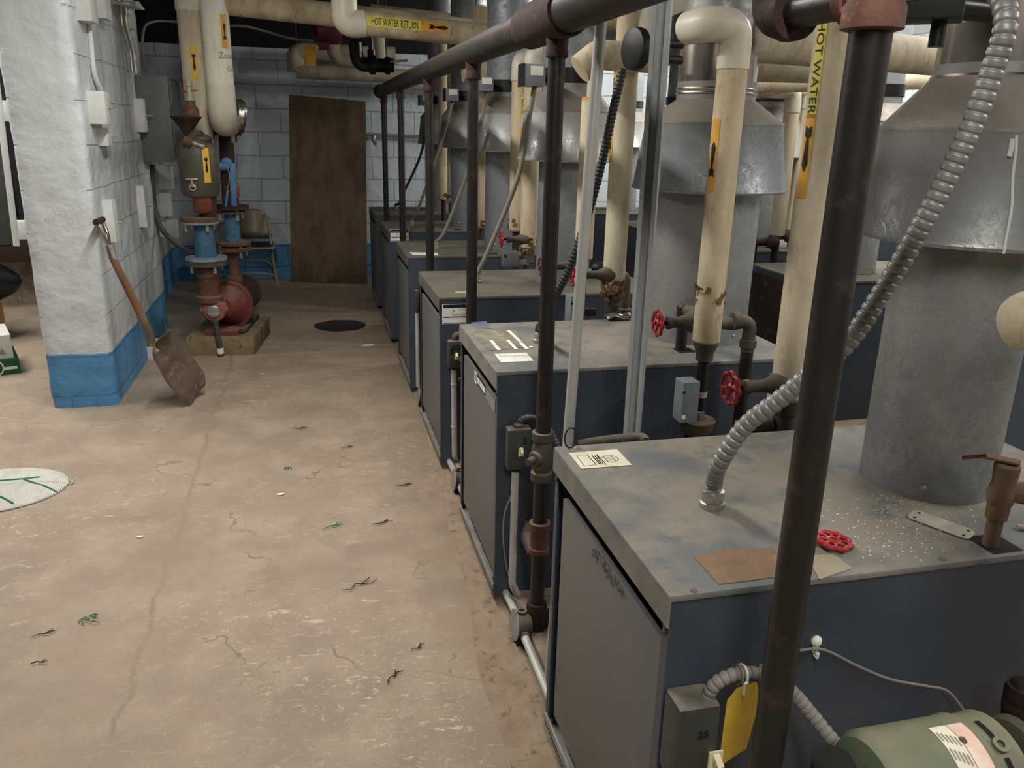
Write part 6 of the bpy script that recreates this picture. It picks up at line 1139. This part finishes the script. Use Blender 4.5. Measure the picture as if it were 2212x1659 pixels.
# insulated elbow poking in at the right edge
el = thing('insulated_elbow', 'cream insulated pipe end poking in at the right edge before the vent pipe', 'pipe', PD(2200, 700, 1.45))
P = [PD(2420, 640, 1.60), PD(2300, 672, 1.50), PD(2196, 702, 1.42)]
far = P[0]+(P[0]-P[1]).normalized()*1.1; MB().tube(bend([P[0], far, V((far.x+.05, far.y, .001))], .1), .047, 20).build('far_pipe', MAT['wrap'], el)
MB().tube([P[0], P[1], P[2]+(P[1]-P[2])*.25, P[2]+(P[1]-P[2])*.08, P[2]], [.047, .047, .047, .042, .022], 24).build('pipe_wrap', MAT['wrap'], el)
# fittings glimpsed between the first vent and boiler two
# ------------------------------------------------------------------ second and third boilers' switches
ys = YN[1]-.055
t, (p, q) = swbox('switch box with penned mark on the second boiler side, above a pale pipe', ys, 1097, 930, 1148, 1015, .05, tog=(1120, 968, 1130, 985))
lettering('3', .030, 'pen_marking', MAT['ink'], t, PY(1134, 953, ys), (1, 0, 0), (0, 0, 1), None, .001, bold=.0008)
c = PY(1120, 930, ys+.025); MB().lathe(c, (0, 0, 1), [(.016, -.004), (.016, .02), (.011, .024)], 12).build('conduit_connector', MAT['iron'], t)
flexible('dark ribbed conduit looping off the second boiler switch box behind the drop pipe', [c+V((0, 0, .015)), PY(1126, 908, ys+.025), PY(1145, 902, ys+.02), PY(1170, 912, ys+.02), PY(1195, 945, ys+.0), PY(1212, 985, ys-.02), PY(1222, 1030, ys-.02)], .0105, 'swb', .011, .0016, fit=False)
a, b = PY(1113, 1018, ys+.025), PY(1106, 1260, ys+.025); o = MB(); o.tube(bend([a, b, PY(1128, 1310, ys+.06), PY(1122, 1360, ys+.02)], .05), .0125, 12); o = o.build('feed_conduit', MAT['emt']); tag(o, 'pale conduit running down from the second boiler switch box to the floor', 'conduit')
o = MB().tube(spline([PY(1105, 1070, ys+.03), PY(1090, 1110, ys+.03), PY(1087, 1165, ys+.03), PY(1095, 1230, ys+.03), PY(1112, 1275, ys+.01)], .02), .003, 6).build('hanging_wire', MAT['cable']); tag(o, 'thin wire curving down the side of the second boiler', 'wire')
o = MB().tube(bend([PY(1146, 1130, YN[1]-.03), PY(1135, 1150, YN[1]-.03)+V((0, -.02, 0)), PY(1155, 1195, YN[1]-.14)], .02), .022, 12).build('side_pipe', MAT['iron']); tag(o, 'short grimy pipe elbowing out low on the second boiler side', 'pipe')
ys = YN[2]-.055
t, (p, q) = swbox('switch box marked #2 in pen on the third boiler side', ys, 968, 738, 1000, 796, .05, tog=(982, 763, 990, 776))
lettering('#2', .034, 'pen_marking', MAT['ink'], t, PY(985, 751, ys), (1, 0, 0), (0, 0, 1), None, .001, bold=.001); lettering('5', .030, 'pen_marking', MAT['ink'], t, PY(976, 761, ys), (1, 0, 0), (0, 0, 1), None, .001, bold=.001)
c = PY(982, 738, ys+.025); MB().tube(bend([c+V((0, 0, -.004)), c+V((0, 0, .03)), c+V((.10, 0, .035))], .02), .014, 12).build('elbow_connector', MAT['iron'], t)
a, b = PY(980, 798, ys+.025), PY(982, 985, ys+.025); mb = MB(); mb.tube(bend([a, b, PY(990, 1008, ys+.10)], .04), .0125, 12)
for v in (830, 921): mb.lathe(PY(980.5, v, ys+.025), (0, 0, 1), [(.015, -.003), (.015, .003)], 12)
o = mb.build('feed_conduit', MAT['emt']); tag(o, 'pale conduit running down the third boiler side below the switch box', 'conduit')
o = MB().cyl(PY(988, 820, ys+.03), PY(1010, 819, ys+.03), .013, n=10).build('side_stub', MAT['iron']); tag(o, 'short grey stub pipe beside the third boiler conduit', 'pipe')
t, (p, q) = swbox('slim switch box on the fourth boiler side, left of the third boiler', YN[3]-.06, 896, 628, 906, 674, .05)
a = PY(901, 676, YN[3]-.03); o = MB().tube(bend([a, V((a.x, a.y, .05))], .02), .012, 10).build('feed_conduit', MAT['emt']); tag(o, 'pale conduit below the fourth boiler switch box', 'conduit')

# ------------------------------------------------------------------ conduit and round boxes along the pad edge
def front(u, v, z=.045): return PZ(u, v, z)
JB = [((1112, 1372), 'round junction box at the floor before the nearest boiler'), ((981, 1062), 'round junction box at the floor between second and third boilers'), ((905, 885), 'round junction box at the floor between third and fourth boilers')]
jl = []
for (u, v), lb in JB:
    c = PX(u, v, .545); c.z = max(c.z, .062); jl.append(c); t = thing('junction_box', lb, 'junction box', (c.x, c.y, c.z-.05), 'floor junction boxes')
    MB().lathe(c, (-1, 0, 0), [(.040, -.045), (.042, -.04), (.042, .0)], 24).build('body', MAT['iron'], t)
    MB().lathe(c, (-1, 0, .08), [(.048, .0), (.048, .003), (.0, .0035)], 28).build('cover', MAT['rail'], t)
    MB().lathe(c+V((.02, 0, .04)), (0, 0, 1), [(.015, -.006), (.016, .008), (.009, .008), (.009, .0)], 14).build('top_hub', MAT['iron'], t)
    MB().lathe(c+V((.02, -.04, -.015)), (0, -1, 0), [(.016, -.006), (.016, .010), (.011, .014)], 14).build('side_hub', MAT['iron'], t)
    MB().box((c.x-.0, c.y-.03, .001), (c.x+.04, c.y+.03, c.z-.036)).build('foot', MAT['dark'], t, smooth=False)
for i, (y0, y1, lb) in enumerate(((.3, jl[0].y-.055, 'floor conduit along the pad before the nearest boiler'), (jl[0].y+.055, jl[1].y-.055, 'floor conduit along the pad under the second boiler'), (jl[1].y+.055, jl[2].y-.055, 'floor conduit along the pad under the third boiler'))):
    P = [(.568, y0, .047), (.560, y0+(y1-y0)*.5, .040), (.563, y1, .048)]; o = MB().tube(spline(P, .05), .0125, 12).build('floor_conduit', MAT['emt']); tag(o, lb, 'conduit')
o = MB().tube(spline([PZ(1100, 1285, .06), PZ(1118, 1300, .08), PZ(1132, 1325, .10), PZ(1120, 1345, .075)], .01), .003, 6).build('loose_wire', MAT['swb']); tag(o, 'loose wire rising from the nearest round junction box', 'wire')
mb = MB(); mb.lathe(PZ(1246, 968, BZ1), (0, 0, 1), [(.008, 0), (.008, .002), (.004, .004)], 12); o = mb.build('screw', MAT['zinc']); tag(o, 'bright screw at the far corner of the nearest lid', 'screw')
o = MB().tube([V((PY(1232, 955, 1.642).x, 1.642, BZ1+.025))+V((math.cos(a)*.014, 0, math.sin(a)*.024)) for a in [2*PI*i/24 for i in range(24)]], .002, 6, close=True).build('wire_loop', MAT['black']); tag(o, 'small black wire loop beside the painted conduit', 'wire')
o = MB().tube(spline([PY(1246, 962, 1.78), PY(1300, 952, 1.8), PY(1360, 945, 1.8), PY(1388, 945, 1.78), PY(1395, 955, 1.74)], .02), .012, 10).build('low_pipe', MAT['iron']); tag(o, 'low grimy pipe just behind the nearest lid', 'pipe')
f0 = PZ(1335, 690, BZ1); o = MB(); o.grid(lambda u, v: f0+V(((u-.5)*.11, (v-.5)*.06, .006+.012*abs(math.sin(u*5+v*3))+.004*math.sin(v*9))), 12, 8); o = o.build('foil_scrap', MAT['foil'], solid=.0015); tag(o, 'crumpled foil scrap on the second lid by the strut channel', 'foil scrap')

# ------------------------------------------------------------------ litter on the floor
def scrap(kind, u, v, size, ang, label, m):
    c = PZ(u, v, .002); rnd = random.Random(u*7+v); d = V((math.cos(ang), math.sin(ang), 0)); s = V((-d.y, d.x, 0)); mb = MB()
    if kind == 'twig':
        n = 5; P = [c+d*size*(i/n-.5)+s*rnd.uniform(-.12, .12)*size+V((0, 0, .003+.003*rnd.random())) for i in range(n+1)]; mb.tube(P, [.0008]+[.0011+.0014*rnd.random() for _ in range(n-1)]+[.0008], 5)
        mb.tube([c+V((0, 0, .004)), c+d*size*.35+s*size*.18+V((0, 0, .006))], .0016, 5)
    elif kind == 'chip':
        mb.prism([c+(d*math.cos(a)*size+s*math.sin(a)*size*.6)*rnd.uniform(.7, 1.1) for a in [2*PI*i/7 for i in range(7)]], (0, 0, .002))
    else:
        for i in range(7):
            a = rnd.random()*2*PI; P = [c+V((math.cos(a)*size*.1, math.sin(a)*size*.1, .003)), c+V((math.cos(a)*size*.4, math.sin(a)*size*.3, .006+.006*rnd.random())), c+V((math.cos(a+.7)*size*.55, math.sin(a+.7)*size*.4, .002))]; mb.tube(P, .0015, 5)
    o = mb.build({'twig': 'dry_scrap', 'chip': 'paint_chip', 'tuft': 'fibre_tuft'}[kind], MAT[m], smooth=kind != 'chip'); tag(o, label, 'litter')
for a in (('tuft', 198, 1340, .07, 0, 'green fibre tuft on the floor at lower left', 'greens'), ('twig', 95, 1372, .07, .3, 'dark crumbled scrap left of the green fibre tuft', 'twig'), ('twig', 85, 1434, .045, .1, 'dark scrap lowest at the left of the floor', 'twig'), ('twig', 778, 1265, .13, .35, 'long dark wire scrap in the middle of the aisle floor', 'twig'), ('twig', 718, 1138, .09, .3, 'thin teal twig on the aisle floor', 'greens'), ('twig', 826, 1131, .09, .4, 'pale splinter scrap right of the teal twig', 'twig'), ('twig', 875, 1048, .07, -.1, 'brown scrap near the boiler side of the aisle', 'twig'), ('twig', 648, 926, .08, -.05, 'dark stick near the far aisle floor', 'twig'), ('tuft', 621, 1014, .035, 0, 'small green scrap above the white chip', 'greens'), ('chip', 606, 1068, .020, .2, 'white paint chip on the aisle floor', 'chip'), ('chip', 302, 1160, .016, .1, 'cream paint chip right of the rag', 'chip'), ('twig', 851, 1464, .07, .8, 'greenish scrap at the lower middle of the floor', 'twig'), ('twig', 903, 1400, .05, .5, 'dark crumb near the grout strip', 'twig'), ('chip', 567, 808, .016, .1, 'small white chip in front of the pump plinth', 'chip'), ('twig', 750, 967, .06, 0, 'faint thin splinter on the far aisle', 'twig'), ('chip', 795, 746, .06, .1, 'white dust smear near the drain cover', 'chip')): scrap(*a)
# ------------------------------------------------------------------ light: fluorescent battens on the ceiling
def batten(x, y, L, W, power, rot=0, col=(1, .965, .90), z=2.52):
    l = bpy.data.lights.new('batten_light', 'AREA'); l.shape = 'RECTANGLE'; l.size = L; l.size_y = W; l.energy = power; l.color = col
    o = bpy.data.objects.new('batten_light', l); C.objects.link(o); o.location = (x, y, z); o.rotation_euler = (0, 0, rot); return o
batten(-.25, 3.1, 2.2, .12, 62, PI/2)
batten(.2, -.4, 2.0, .12, 46, PI/2)
batten(3.1, .6, 2.4, .12, 75, PI/2)
def bare_tube(x, y0, y1, power, n=5, z=2.52, col=(1, .965, .90)):       # a bare tube shines sideways too
    for i in range(n):
        l = bpy.data.lights.new('tube_light', 'POINT'); l.energy = power/n; l.shadow_soft_size = .045; l.color = col
        o = bpy.data.objects.new('tube_light', l); C.objects.link(o); o.location = (x, y0+(y1-y0)*i/(n-1), z)
bare_tube(3.37, 4.9, 7.0, 230)
batten(3.1, 3.4, 1.6, .10, 55, PI/2)
batten(5.4, 6.7, 1.6, .12, 30, PI/2, (1, .98, .95))
batten(-2.6, 5.3, 2.4, .12, 85, PI/2)
w = bpy.data.worlds.new('room_air'); sc.world = w; w.use_nodes = True
w.node_tree.nodes['Background'].inputs[0].default_value = (.5, .5, .52, 1); w.node_tree.nodes['Background'].inputs[1].default_value = .02
vs = sc.view_settings; vs.view_transform = 'Standard'; vs.look = 'None'; vs.exposure = 0; vs.gamma = 1; vs.use_curve_mapping = False
